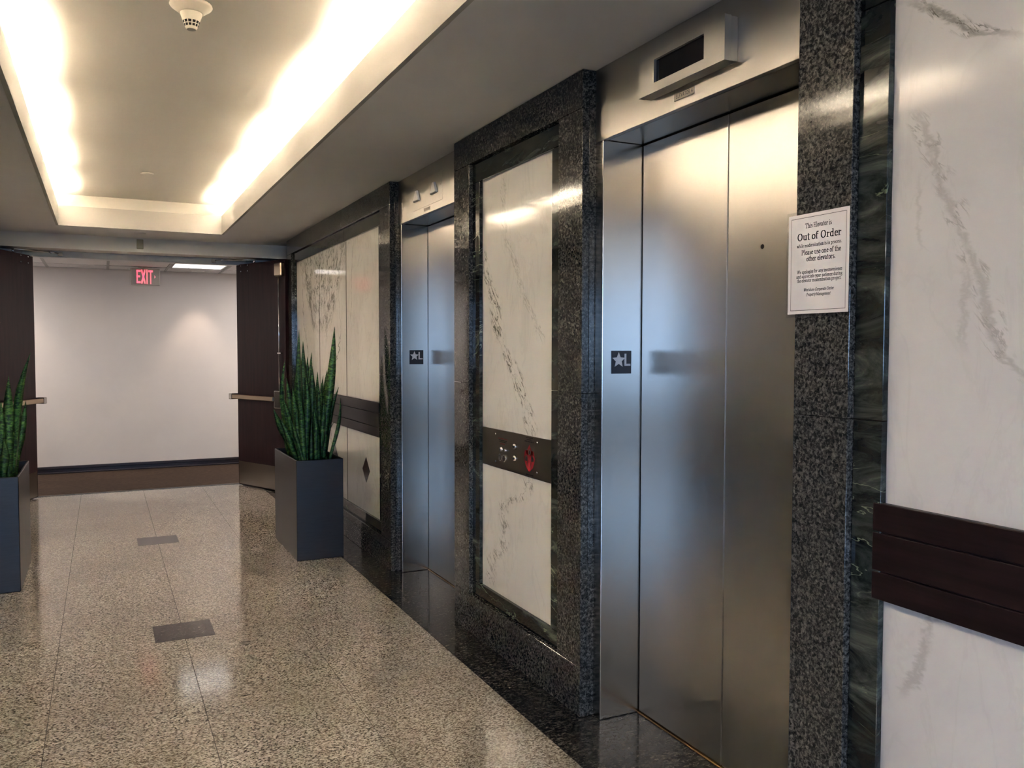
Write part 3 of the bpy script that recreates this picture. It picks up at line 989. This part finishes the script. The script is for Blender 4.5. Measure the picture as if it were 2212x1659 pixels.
def elevator(y0, y1, label, group=None, peephole=None):
    """opening between stone piers y0 (near) .. y1 (far)"""
    root = empty('elevator', (XJ + 0.1, (y0 + y1) / 2, 0))
    tag(root, label, 'elevator', group)
    ja, jb = y0 + 0.051, y1 - 0.052
    e = 0.0006
    box('door_jamb', M['steel_frame'], XJ, XD + 0.03, jb, y1 - e, 0.001, ZH, root, bevel=0.0025, seg=2)
    box('door_jamb', M['steel_frame'], XJ, XD + 0.03, y0 + e, ja, 0.001, ZH, root, bevel=0.0025, seg=2)
    box('header_panel', M['steel_header'], XJ, XJ + 0.02, y0 + e, y1 - e, ZH + 0.0005, H - 0.0008, root, bevel=0.001)
    box('head_soffit', M['steel_frame'], XJ + 0.0205, XD + 0.06, y0 + e, y1 - e, ZH + 0.0005, ZH + 0.03, root)
    ym = (ja + jb) / 2
    dl = box('door_panel', M['steel_brushed'], XD, XD + 0.03, ym + 0.0022, jb - 0.005, 0.008, ZH - 0.004, root, bevel=0.0025, seg=2)
    dr = box('door_panel', M['steel_brushed'], XD, XD + 0.03, ja + 0.005, ym - 0.0022, 0.008, ZH - 0.004, root, bevel=0.0025, seg=2)
    box('door_backing', M['black_void'], XD + 0.04, XD + 0.06, y0 + e, y1 - e, 0.0, ZH, root)
    box('door_sill', M['bronze_sill'], 1.8355, XD + 0.04, ja, jb, -0.015, 0.004, root, bevel=0.001)
    if peephole:
        MB().lathe((XD - 0.0004, peephole[0], peephole[1]), (1, 0, 0), [(0.0075, 0), (0.0075, 0.002)], 16).build('peephole', M['dark_hole'], dr)
    return root


elevator(3.962, 5.02, 'recessed steel elevator between the two marble wall panels, up-arrow lanterns above it')
elevator(1.627, 2.698, 'large brushed steel elevator with closed doors beside the taped out of order notice', peephole=(1.999, 1.723))

# ---- floor indicator box over the near elevator
fi = empty('floor_indicator', (XJ - 0.025, 2.135, 2.236))
tag(fi, 'projecting metal floor indicator box with dark display above the near elevator', 'indicator')
yA, yB, zA, zB = 1.921, 2.349, 2.236, 2.366
wA, wB, wz0, wz1 = 2.014, 2.264, 2.266, 2.340
xf = XJ - 0.050
mb = MB()
for a in ((yA, wA, zA, zB), (wB, yB, zA, zB), (wA, wB, zA, wz0), (wA, wB, wz1, zB)):
    mb.box(xf, xf + 0.024, *a)
mb.build('front_shell', M['steel_box'], fi)
box('back_shell', M['steel_box'], xf + 0.0255, XJ - 0.0006, yA + 0.0015, yB - 0.0015, zA + 0.0015, zB - 0.0015, fi)
box('display_window', M['glass_black'], xf + 0.010, xf + 0.0245, 2.114, wB, wz0, wz1, fi)
box('display_window', M['glass_smoke'], xf + 0.009, xf + 0.0245, wA, 2.1138, wz0, wz1, fi)

# ---- hall lantern over the far elevator
hl = empty('hall_lantern', (XJ, 4.49, 2.214))
tag(hl, 'flush metal lantern plate with two white up arrows above the far elevator', 'lantern')
box('cover_plate', M['steel_header'], XJ - 0.0022, XJ - 0.0004, 4.262, 4.735, 2.214, 2.372, hl, bevel=0.0008)
for yc in (4.664, 4.381):
    mb = MB()
    b_ = [(XJ - 0.0022, yc - 0.052, 2.262), (XJ - 0.0022, yc + 0.052, 2.262), (XJ - 0.0022, yc + 0.014, 2.326), (XJ - 0.0022, yc - 0.014, 2.326)]
    t_ = [(XJ - 0.016, yc - 0.045, 2.266), (XJ - 0.016, yc + 0.045, 2.266), (XJ - 0.014, yc + 0.010, 2.324), (XJ - 0.014, yc - 0.010, 2.324)]
    mb.hexa(b_, t_).build('arrow_lens', M['lens_white'], hl, 0.002)
for y_, z_ in ((4.29, 2.300), (4.71, 2.300)):
    MB().lathe((XJ - 0.0022, y_, z_), (-1, 0, 0), [(0.004, 0), (0.003, 0.0015)], 8).build('plate_screw', M['chrome'], hl)

# ---- name plates


def name_plate(y0, y1, z0, z1, text, label):
    o = box('name_plate', M['steel_dark'], XJ - 0.0020, XJ - 0.0004, y0, y1, z0, z1)
    tag(o, label, 'nameplate')
    mb_ = MB()
    k = 0.006
    lettering(mb_, text, lambda q: (XJ - 0.0023, q[0], q[1]), y1 - k, y0 + k, z0 + 0.005, (z1 - z0 - 0.008) / 0.68, nib=(0.1, 0.1), caps2=True, track=0.06)
    mb_.build('plate_lettering', M['ink'], o, fix=False)
    mb_ = MB()
    mb_.box(XJ - 0.0028, XJ - 0.0004, y0 - 0.0008, y1 + 0.0008, z0 - 0.0022, z0)
    mb_.box(XJ - 0.0028, XJ - 0.0004, y0 - 0.0008, y1 + 0.0008, z1, z1 + 0.0012)
    mb_.box(XJ - 0.0028, XJ - 0.0004, y0 - 0.0018, y0, z0 - 0.0022, z1 + 0.0012)
    mb_.box(XJ - 0.0028, XJ - 0.0004, y1, y1 + 0.0018, z0 - 0.0022, z1 + 0.0012)
    mb_.build('plate_rim', M['chrome'], o)
    return o


name_plate(2.118, 2.216, 2.2015, 2.2215, 'ELEVATOR 4', 'small engraved elevator number plate under the floor indicator box')
name_plate(4.452, 4.552, 2.188, 2.205, 'ELEVATOR', 'tiny engraved plate below the up-arrow lantern of the far elevator')

# ---- star L floor plaques on the jambs


def plaque(x0, x1, yj, z0, z1, label):
    o = box('floor_plaque', M['plaque_black'], x0, x1, yj - 0.0025, yj - 0.0003, z0, z1, bevel=0.0005)
    tag(o, label, 'sign')
    w, h = x1 - x0, z1 - z0
    pts = []
    for k in range(10):
        r = 0.030 if k % 2 == 0 else 0.0135
        a = math.pi / 2 + k * math.pi / 5
        pts.append((r * math.cos(a), r * math.sin(a)))
    cx, cz = x0 + w * 0.35, z0 + h * 0.585
    MB().prism(pts, yj - 0.0040, yj - 0.0024, lambda q, t_: (cx + q[0], t_, cz + q[1])).build('raised_star', M['plaque_white'], o)
    mb_ = MB()
    mb_.box(x0 + w * 0.645, x0 + w * 0.735, yj - 0.0040, yj - 0.0024, z0 + h * 0.34, z0 + h * 0.87)
    mb_.box(x0 + w * 0.735, x0 + w * 0.945, yj - 0.0040, yj - 0.0024, z0 + h * 0.34, z0 + h * 0.43)
    mb_.build('raised_letter', M['plaque_white'], o)
    return o


plaque(1.707, 1.795, 2.646, 1.313, 1.399, 'black star L floor plaque on the near elevator jamb')
plaque(1.717, 1.808, 4.968, 1.308, 1.396, 'black star L floor plaque on the far elevator jamb, above the planter side')

# ================================================================== WALL FITTINGS


def wall_rail(y0, y1, label):
    root = empty('bumper_rail', (XMB - 0.01, (y0 + y1) / 2, 0.82))
    tag(root, label, 'rail')
    for z0, z1 in ((0.818, 0.883), (0.886, 0.976), (0.979, 1.046)):
        box('rail_board', M['wood_rail'], XMB - 0.0195, XMB - 0.0005, y0, y1, z0, z1, root, bevel=0.0025, seg=2)
    box('rail_backing', M['wood_rail'], XMB - 0.012, XMB - 0.0006, y0 + 0.002, y1 - 0.002, 0.8185, 1.0455, root)
    return root


wall_rail(5.322, 7.95, 'dark wood bumper rail across the far marble panels, behind the planter')
wall_rail(-1.3, 1.386, 'dark wood bumper rail on the near marble wall at the right edge')

cpn = empty('call_panel', (1.64, 3.325, 0.852))
tag(cpn, 'dark metal elevator call panel with keyholes, buttons and red fire emblem', 'call panel')
XP = 1.640
box('face_plate', M['steel_dark'], XP, XMB + 0.004, 2.972, 3.678, 0.853, 1.031, cpn, bevel=0.001)
for y_, z_ in ((3.525, 1.009), (3.110, 1.009), (3.525, 0.881), (3.112, 0.881)):
    MB().lathe((XP, y_, z_), (-1, 0, 0), [(0.0055, 0), (0.0045, 0.002)], 10).build('plate_screw', M['chrome'], cpn, smooth=True)
for y_ in (3.474, 3.430):
    rg = MB().lathe((XP, y_, 0.905), (-1, 0, 0), [(0.0165, 0), (0.0165, 0.003), (0.0145, 0.004)], 20).build('button_ring', M['chrome'], cpn)
    MB().lathe((XP - 0.0041, y_, 0.905), (-1, 0, 0), [(0.0140, 0), (0.0140, 0.0006)], 20).build('button_core', M['dark_hole'], rg)
for y_, z_, r in ((3.452, 0.944, 0.012), (3.408, 0.944, 0.008)):
    k_ = MB().lathe((XP, y_, z_), (-1, 0, 0), [(r, 0), (r, 0.006), (r * 0.6, 0.012)], 16).build('key_switch', M['chrome'], cpn, smooth=True)
    MB().box(XP - 0.0125, XP - 0.011, y_ - 0.0012, y_ + 0.0012, z_ - r * 0.5, z_ + r * 0.5).build('key_slot', M['dark_hole'], k_)
for z_ in (0.971, 0.919):
    k_ = MB().lathe((XP, 3.318, z_), (-1, 0, 0), [(0.0145, 0), (0.0145, 0.005), (0.011, 0.010), (0.006, 0.011)], 18).build('push_button', M['steel_frame'], cpn, smooth=True)
    MB().lathe((XP - 0.0112, 3.318, z_), (-1, 0, 0), [(0.005, 0), (0.005, 0.0005)], 10).build('button_mark', M['dark_hole'], k_)
# flame-like emblem: outer leaf with two slits and three round icons
YE = 3.182
half = [(0.0, -0.061), (0.012, -0.052), (0.030, -0.040), (0.044, -0.020), (0.050, 0.002), (0.045, 0.020), (0.038, 0.033), (0.030, 0.014), (0.022, 0.022), (0.017, 0.040), (0.0, 0.060)]
emb = MB()
for sg in (1, -1):
    pts = [(sg * a, b) for a, b in half]
    for a, b in zip(pts[:-1], pts[1:]):
        emb.add([(XP - 0.0004, YE, 0.935 + a[1]), (XP - 0.0004, YE + a[0], 0.935 + a[1]), (XP - 0.0004, YE + b[0], 0.935 + b[1]), (XP - 0.0004, YE, 0.935 + b[1])], [(0, 1, 2, 3)])
eo = emb.build('fire_emblem', M['red_print'], cpn, fix=False)
for sg in (1, -1):
    sl = MB()
    c = [(0.008, -0.045), (0.014, -0.02), (0.016, 0.0), (0.022, 0.012)]
    for a, b in zip(c[:-1], c[1:]):
        sl.add([(XP - 0.0007, YE + sg * a[0], 0.935 + a[1]), (XP - 0.0007, YE + sg * (a[0] + 0.0045), 0.935 + a[1]), (XP - 0.0007, YE + sg * (b[0] + 0.0045), 0.935 + b[1]), (XP - 0.0007, YE + sg * b[0], 0.935 + b[1])], [(0, 1, 2, 3)])
    sl.build('emblem_slit', M['steel_dark'], eo, fix=False)
for y_, z_ in ((3.181, 0.961), (3.211, 0.932), (3.153, 0.934)):
    ic = MB().lathe((XP - 0.0004, y_, z_), (-1, 0, 0), [(0.0125, 0), (0.0125, 0.0006)], 16).build('emblem_icon', M['steel_dark'], eo)
    MB().box(XP - 0.0016, XP - 0.001, y_ - 0.005, y_ + 0.002, z_ - 0.006, z_ + 0.006).build('icon_mark', M['ink'], ic)
# rows of very small print (too small to read)
random.seed(4)


def micro(yc, z, w, hgt, mat):
    mb_ = MB()
    y = yc + w / 2
    while y > yc - w / 2:
        l = random.uniform(0.003, 0.008)
        mb_.add([(XP - 0.0004, y, z), (XP - 0.0004, y - l, z), (XP - 0.0004, y - l, z + hgt), (XP - 0.0004, y, z + hgt)], [(0, 1, 2, 3)])
        y -= l + 0.0022
    return mb_.build('print_line', M[mat], cpn, fix=False)


micro(3.452, 0.9905, 0.10, 0.0045, 'red_print'); micro(3.450, 0.983, 0.08, 0.004, 'ink'); micro(3.450, 0.976, 0.07, 0.004, 'ink'); micro(3.452, 0.967, 0.05, 0.0045, 'red_print')
micro(3.184, 1.0205, 0.06, 0.004, 'ink'); micro(3.184, 1.0125, 0.045, 0.005, 'ink'); micro(3.184, 1.0035, 0.085, 0.006, 'ink'); micro(3.182, 0.861, 0.06, 0.005, 'ink')

# ---- out of order notice
pn = empty('paper_notice', (XG - 0.001, 1.552, 1.496))
tag(pn, 'white out of order notice taped to the granite beside the near elevator', 'notice')
box('paper_sheet', M['paper'], XG - 0.0014, XG - 0.0005, 1.4535, 1.6500, 1.496, 1.7485, pn)
XT = XG - 0.0017


def nfn(q):
    return (XT, q[0], q[1])


LINES = [
    ('This Elevator is', 1.5935, 1.5074, 1.7123, 0.0175, 0, 0.12),
    ('Out of Order', 1.6205, 1.4765, 1.6826, 0.0262, 0, 0.125),
    ('while modernization is in process.', 1.6209, 1.4745, 1.6645, 0.0125, 0, 0.115),
    ('Please use one of the', 1.605, 1.4773, 1.6453, 0.0180, 0, 0.125),
    ('other elevators.', 1.5879, 1.4938, 1.6287, 0.0180, 0, 0.125),
    ('We apologize for any inconvenience', 1.6187, 1.473, 1.5982, 0.0125, 0, 0.12),
    ('and appreciate your patience during', 1.6211, 1.472, 1.5869, 0.0125, 0, 0.12),
    ('the elevator modernization project.', 1.6183, 1.4746, 1.5763, 0.0125, 0, 0.12),
    ('Westshore Corporate Center', 1.5959, 1.4975, 1.5528, 0.0112, 0.25, 0.12),
    ('Property Management', 1.5867, 1.5083, 1.5408, 0.0112, 0.25, 0.12),
]
for tx, y0, y1, zb, em, sh, nb in LINES:
    mb = MB()
    lettering(mb, tx, nfn, y0, y1, zb, em, nib=(nb, 0.05), shear=sh)
    mb.build('text_line', M['ink'], pn, fix=False)
mb = MB()
ya, yb_, za, zb = 1.4615, 1.6405, 1.5045, 1.7395
for a in ((ya, yb_, za, za + 0.0011), (ya, yb_, zb - 0.0011, zb), (ya, ya + 0.0011, za, zb), (yb_ - 0.0011, yb_, za, zb)):
    mb.add([(XT, a[0], a[2]), (XT, a[1], a[2]), (XT, a[1], a[3]), (XT, a[0], a[3])], [(0, 1, 2, 3)])
mb.build('print_border', M['ink'], pn, fix=False)
box('laminate_sleeve', M['laminate'], XG - 0.0004, XG - 0.0002, 1.449, 1.657, 1.488, 1.757, pn)

# ================================================================== CEILING FITTINGS
# hidden cove tubes: one lamp per bay along both long sides
for sx, wd in ((1, 'right'), (-1, 'left')):
    xx = CX1 + 0.062 if sx > 0 else CX0 - 0.062
    for k in range(7):
        yb0 = 8.06 - (k + 1) * 1.115
        od = ('first', 'second', 'third', 'fourth', 'fifth', 'sixth', 'seventh')[k]
        lp = empty('cove_lamp', (xx, yb0 + 0.55, H + 0.052))
        tag(lp, '%s fluorescent batten from the fire doors, hidden behind the %s cove lip' % (od, wd), 'lamp', 'cove battens along the %s side' % wd)
        box('batten', M['paint_cove'], xx - 0.02, xx + 0.02, yb0 + 0.04, yb0 + 1.065, H + 0.051, H + 0.10, lp)
        MB().tube((xx, yb0 + 0.17, 2.572), (xx, yb0 + 0.95, 2.572), 0.012, n=8).build('tube', M['lamp_warm'], lp, smooth=True)
        for yy in (yb0 + 0.15, yb0 + 0.95):
            box('lamp_holder', M['paint_cove'], xx - 0.012, xx + 0.012, yy, yy + 0.02, H + 0.10, 2.585, lp)

sd = empty('smoke_detector', (0.325, 3.46, 2.635))
tag(sd, 'white conical smoke detector on the raised cove ceiling', 'smoke detector')
MB().lathe((0.325, 3.46, ZU - 0.0005), (0, 0, -1), [(0.050, 0), (0.076, 0.002), (0.078, 0.008), (0.074, 0.014), (0.047, 0.034), (0.044, 0.036)], 40).build('mounting_base', M['plastic_cream'], sd, smooth=True)
body = MB().lathe((0.325, 3.46, ZU - 0.0365), (0, 0, -1), [(0.040, 0), (0.0395, 0.004), (0.029, 0.036), (0.020, 0.058), (0.018, 0.060)], 36).build('sensor_head', M['plastic_cream'], sd, smooth=True)
for row, (h0, h1) in enumerate(((0.031, 0.040), (0.043, 0.051))):
    for k in range(12):
        a0 = 2 * math.pi * k / 12 + 0.06
        a1 = a0 + 2 * math.pi / 12 - 0.13
        def rr(h):
            return (0.029 + (0.0395 - 0.029) * (0.036 - h) / 0.032) if h < 0.036 else 0.029 - 0.009 * (h - 0.036) / 0.022
        v_ = []
        for h in (h0, h1):
            for a in (a0, (a0 + a1) / 2, a1):
                r = rr(h) + 0.0006
                v_.append((0.325 + r * math.cos(a), 3.46 + r * math.sin(a), ZU - 0.0365 - h))
        MB().add(v_, [(0, 1, 4, 3), (1, 2, 5, 4)]).build('vent_slot', M['dark_hole'], body, fix=False)
MB().lathe((0.325, 3.46, ZU - 0.0968), (0, 0, -1), [(0.0165, 0), (0.0165, 0.0008), (0.012, 0.0010)], 20).build('sensor_cap', M['tee_grid'], sd)

for (x, y, z, mat, lab) in ((0.322, 6.91, ZU, 'paint_cove', 'small flat sprinkler cover on the raised cove ceiling'),
                            (0.319, 8.27, H, 'paint_ceiling', 'small flat sprinkler cover on the lower ceiling before the header beam')):
    o = MB().lathe((x, y, z - 0.0005), (0, 0, -1), [(0.046, 0), (0.048, 0.003), (0.040, 0.008), (0.030, 0.009)], 28).build('sprinkler_cover', M[mat], smooth=True)
    tag(o, lab, 'sprinkler')

o = box('beam_sensor', M['beige_plate'], 0.302, 0.360, 8.638, 8.6495, 2.338, 2.428, bevel=0.003)
tag(o, 'small beige blank plate on the header beam above the exit', 'plate')

# ---- exit sign in the hall
es = empty('exit_sign', (0.43, 10.10, 2.09))
tag(es, 'hanging exit sign with red letters and right arrow in the far hall', 'exit sign')
ex0, ex1, ez0, ez1, ey = 0.287, 0.583, 2.100, 2.284, 10.08
box('sign_housing', M['sign_face'], ex0, ex1, ey, ey + 0.045, ez0, ez1, es, bevel=0.004)
mb = MB()
lettering(mb, 'EXIT', lambda q: (q[0], ey - 0.0012, q[1]), ex0 + 0.055, ex0 + 0.225, ez0 + 0.024, 0.135 / 0.66, nib=(0.135, 0.11), caps2=True, track=0.02)
mb.build('exit_letters', M['exit_red'], es, fix=False)
MB().prism([(0, -0.018), (0.016, 0), (0, 0.018), (0.005, 0)], ey - 0.0015, ey - 0.0002, lambda q, t_: (ex0 + 0.236 + q[0], t_, ez0 + 0.092 + q[1])).build('exit_arrow', M['exit_red'], es)
MB().tube((0.43, ey + 0.02, ez1), (0.43, ey + 0.02, 2.296), 0.012).build('hanger_stem', M['sign_face'], es)
box('canopy', M['sign_face'], 0.36, 0.50, ey - 0.005, ey + 0.045, 2.290, 2.2962, es)

# ---- troffer and downlights in the hall
tr = empty('troffer_light', (0.965, 9.77, 2.30))
tag(tr, 'lit square ceiling troffer in the far hall beside the exit sign', 'ceiling light')
mb = MB()
for a in ((0.680, 0.705, 9.435, 10.105), (1.225, 1.250, 9.435, 10.105), (0.705, 1.225, 9.435, 9.46), (0.705, 1.225, 10.08, 10.105)):
    mb.box(*a, 2.298, 2.325)
mb.build('troffer_frame', M['tee_grid'], tr)
for k in range(3):
    x0 = 0.708 + k * 0.1725
    box('lens_panel', M['lamp_troffer'], x0, x0 + 0.168, 9.462, 10.078, 2.306, 2.312, tr)


def downlight(x, y, power, label, size=70, col=(1.0, 0.80, 0.62)):
    root = empty('downlight', (x, y, 2.296))
    tag(root, label, 'ceiling light')
    mb_ = MB()
    n_ = 24
    vv, ff = [], []
    for r, z in ((0.075, 2.2955), (0.072, 2.292), (0.058, 2.292), (0.055, 2.296)):
        for i in range(n_):
            a = 2 * math.pi * i / n_
            vv.append((x + r * math.cos(a), y + r * math.sin(a), z))
    for k in range(3):
        for i in range(n_):
            j = (i + 1) % n_
            ff.append((k * n_ + i, k * n_ + j, (k + 1) * n_ + j, (k + 1) * n_ + i))
    mb_.add(vv, ff).build('trim_ring', M['lens_white'], root, smooth=True)
    lt = bpy.data.lights.new('downlight_lamp', 'SPOT')
    lt.energy = power
    lt.color = col
    lt.spot_size = math.radians(size)
    lt.spot_blend = 0.6
    lt.shadow_soft_size = 0.04
    lo = bpy.data.objects.new('downlight_lamp', lt)
    COL.objects.link(lo)
    lo.parent = root
    lo.location = (0, 0, -0.012)
    return root


downlight(1.0, 10.30, 24.0, 'round downlight near the hall wall, right of the exit sign')
downlight(-0.85, 10.30, 14.0, 'round downlight near the hall wall, behind the left door leaf')
for x_, wd in ((2.45, 'right'), (-1.75, 'left')):  # fill troffers added out of sight to brighten the hall
    t2 = empty('troffer_light', (x_, 9.77, 2.27))
    tag(t2, 'added square fill troffer at the unseen %s end of the far hall' % wd, 'ceiling light')
    mb = MB()
    for a in ((x_ - 0.28, x_ - 0.26, 9.46, 10.08), (x_ + 0.26, x_ + 0.28, 9.46, 10.08), (x_ - 0.26, x_ + 0.26, 9.46, 9.48), (x_ - 0.26, x_ + 0.26, 10.06, 10.08)):
        mb.box(*a, 2.282, 2.295)
    mb.build('troffer_frame', M['tee_grid'], t2)
    box('lens_panel', M['lamp_hall_fill'], x_ - 0.259, x_ + 0.259, 9.481, 10.059, 2.284, 2.292, t2)

# ---- fill lights added in the unseen lobby to lift the near wall and floor
for k, (x, y) in enumerate(((-0.3, -1.9), (-0.3, -4.3), (-2.9, -1.9), (-2.9, -4.3), (-5.5, -1.9), (-5.5, -4.3))):
    lt_ = empty('lobby_fill_light', (x, y, H - 0.03))
    tag(lt_, '%s added square fill light in the unseen lobby behind the viewpoint' % ('first', 'second', 'third', 'fourth', 'fifth', 'sixth')[k], 'ceiling light', 'added lobby fill lights')
    mb = MB()
    for a in ((x - 0.31, x - 0.29, y - 0.31, y + 0.31), (x + 0.29, x + 0.31, y - 0.31, y + 0.31), (x - 0.29, x + 0.29, y - 0.31, y - 0.29), (x - 0.29, x + 0.29, y + 0.29, y + 0.31)):
        mb.box(*a, H - 0.02, H - 0.0005)
    mb.build('troffer_frame', M['tee_grid'], lt_)
    box('lens_panel', M['lamp_lobby_fill'], x - 0.289, x + 0.289, y - 0.289, y + 0.289, H - 0.012, H - 0.004, lt_)

# ================================================================== PLANTERS AND PLANTS


def planter(x0, x1, y0, y1, h, label):
    root = empty('planter', ((x0 + x1) / 2, (y0 + y1) / 2, 0))
    tag(root, label, 'planter', 'tall black planters')
    t = 0.012
    mb_ = MB()
    V = []
    for (a, b, c, d, z) in ((x0, x1, y0, y1, 0.001), (x0, x1, y0, y1, h), (x0 + t, x1 - t, y0 + t, y1 - t, h), (x0 + t, x1 - t, y0 + t, y1 - t, h - 0.12)):
        V += [(a, c, z), (b, c, z), (b, d, z), (a, d, z)]
    Fs = [(3, 2, 1, 0)]
    for k in range(3):
        for i in range(4):
            j = (i + 1) % 4
            Fs.append((k * 4 + i, k * 4 + j, (k + 1) * 4 + j, (k + 1) * 4 + i))
    Fs.append((12, 13, 14, 15))
    mb_.add(V, Fs).build('planter_shell', M['planter_paint'], root, bevel=0.004, seg=2)
    box('soil', M['soil'], x0 + t + 0.001, x1 - t - 0.001, y0 + t + 0.001, y1 - t - 0.001, h - 0.119, h - 0.07, root)
    return root


PH = 0.668
planter(1.128, 1.440, 5.528, 6.30, PH, 'tall dark rectangular planter standing against the marble wall by the far elevator')
planter(2 * XC - 1.440 + 0.0, 2 * XC - 1.128 + 0.01, 5.528, 6.30, PH, 'tall dark rectangular planter cut off by the left edge of the picture')


def leaf(root, base, tip, width, bow, face):
    base, tip = Vector(base), Vector(tip)
    n_ = 11
    ax = (tip - base)
    side = Vector((math.cos(face), math.sin(face), 0))
    side = (side - ax.normalized() * side.dot(ax.normalized())).normalized()
    out = ax.normalized().cross(side).normalized()
    V, Fs = [], []
    for i in range(n_):
        t = i / (n_ - 1)
        c = base + ax * t + out * bow * math.sin(math.pi * t) + side * (0.25 * bow) * math.sin(2 * math.pi * t)
        w = width * (0.62 + 0.55 * t) if t < 0.55 else width * (0.9225) * max(0.0, (1 - ((t - 0.55) / 0.45) ** 1.7))
        w = max(w, 0.0012)
        th = 0.0035 * (1 - t) + 0.0012
        cup = 0.28 * w * (1 - 0.6 * t)
        V += [c - side * w / 2 + out * cup, c + out * (-th), c + side * w / 2 + out * cup, c + out * th]
    for i in range(n_ - 1):
        for k in range(4):
            a, b = i * 4 + k, i * 4 + (k + 1) % 4
            Fs.append((a, b, b + 4, a + 4))
    Fs += [(3, 2, 1, 0), tuple(range((n_ - 1) * 4, n_ * 4))]
    o = MB().add(V, Fs).build('leaf', M['leaf_green'], root, smooth=True)
    return o


def snake_plant(cx, cy, tips, extra, label, seed, xr, yr, hmax):
    random.seed(seed)
    root = empty('snake_plant', (cx, cy, PH - 0.07))
    tag(root, label, 'plant', 'snake plants in planters')
    zb = PH - 0.075
    for (tx, y, tz, bx0, w) in tips:
        tip = Vector((tx, y, tz))
        bx_ = min(max(bx0, xr[0] + 0.065), xr[1] - 0.05)
        leaf(root, (bx_, min(max(y + random.uniform(-0.05, 0.05), yr[0] + 0.04), yr[1] - 0.04), zb), tip, w * 1.15, random.uniform(-0.035, 0.04), random.uniform(-0.8, 0.8))
    for k in range(extra):
        bx_ = random.uniform(xr[0] + 0.04, xr[1] - 0.05)
        by_ = random.uniform(yr[0] + 0.05, yr[1] - 0.05)
        hh = random.uniform(0.18, hmax)
        leaf(root, (bx_, by_, zb), (bx_ + random.uniform(-0.07, 0.06), by_ + random.uniform(-0.08, 0.08), zb + hh), random.uniform(0.042, 0.068), random.uniform(-0.025, 0.03), random.uniform(-0.9, 0.9))
    return root


TIPS_R = [  # leaf tip x, y, z, base x, width (metres)
    (1.231, 5.90, 1.537, 1.262, 0.068), (1.275, 5.98, 1.457, 1.299, 0.060), (1.299, 5.82, 1.379, 1.258, 0.050), (1.430, 5.70, 1.554, 1.352, 0.060),
    (1.499, 5.86, 1.133, 1.390, 0.040), (1.434, 5.74, 0.898, 1.374, 0.030), (1.387, 6.02, 1.238, 1.354, 0.042), (1.332, 5.76, 1.169, 1.308, 0.045),
    (1.384, 5.90, 1.163, 1.360, 0.045), (1.433, 6.05, 1.210, 1.401, 0.048), (1.466, 5.96, 1.132, 1.420, 0.042), (1.272, 5.68, 1.286, 1.259, 0.062),
    (1.172, 6.10, 1.328, 1.218, 0.050), (1.158, 5.98, 1.196, 1.220, 0.055), (1.115, 5.90, 1.061, 1.204, 0.048), (1.034, 5.80, 0.996, 1.184, 0.055),
    (1.102, 5.66, 0.854, 1.155, 0.045), (1.444, 5.88, 1.300, 1.404, 0.050), (1.155, 5.76, 1.137, 1.201, 0.055), (1.238, 6.04, 1.249, 1.265, 0.055),
    (1.113, 5.62, 0.938, 1.165, 0.040), (1.061, 5.70, 0.933, 1.163, 0.045), (1.457, 5.66, 1.066, 1.361, 0.034), (1.331, 6.10, 1.348, 1.338, 0.050),
    (1.467, 6.08, 1.246, 1.435, 0.045), (1.223, 5.64, 1.212, 1.225, 0.055), (1.278, 5.64, 1.102, 1.281, 0.050), (1.341, 5.64, 1.070, 1.319, 0.050),
    (1.181, 5.62, 1.075, 1.190, 0.055),
]
snake_plant(1.284, 5.9, TIPS_R, 26, 'upright banded snake plant in the planter by the marble wall', 11, (1.14, 1.428), (5.54, 6.29), 0.42)
TIPS_L = [  # leaf tip x, y, z, base x, width (metres)
    (-0.395, 5.85, 1.377, -0.509, 0.055), (-0.501, 5.72, 1.242, -0.522, 0.062), (-0.537, 5.66, 1.101, -0.535, 0.050), (-0.435, 5.98, 1.078, -0.496, 0.045),
    (-0.458, 6.08, 1.017, -0.489, 0.040), (-0.493, 6.12, 0.971, -0.503, 0.035), (-0.603, 5.85, 1.300, -0.595, 0.060), (-0.676, 5.90, 1.438, -0.667, 0.060),
    (-0.710, 5.75, 1.195, -0.685, 0.050), (-0.625, 5.70, 1.142, -0.610, 0.050), (-0.524, 5.62, 0.875, -0.522, 0.050), (-0.576, 5.64, 1.010, -0.570, 0.050),
]
LX0, LX1 = 2 * XC - 1.440, 2 * XC - 1.128 + 0.01
snake_plant((LX0 + LX1) / 2, 5.9, TIPS_L, 12, 'upright banded snake plant cut off by the left edge of the picture', 23, (LX0 + 0.01, LX1 - 0.01), (5.54, 6.29), 0.34)
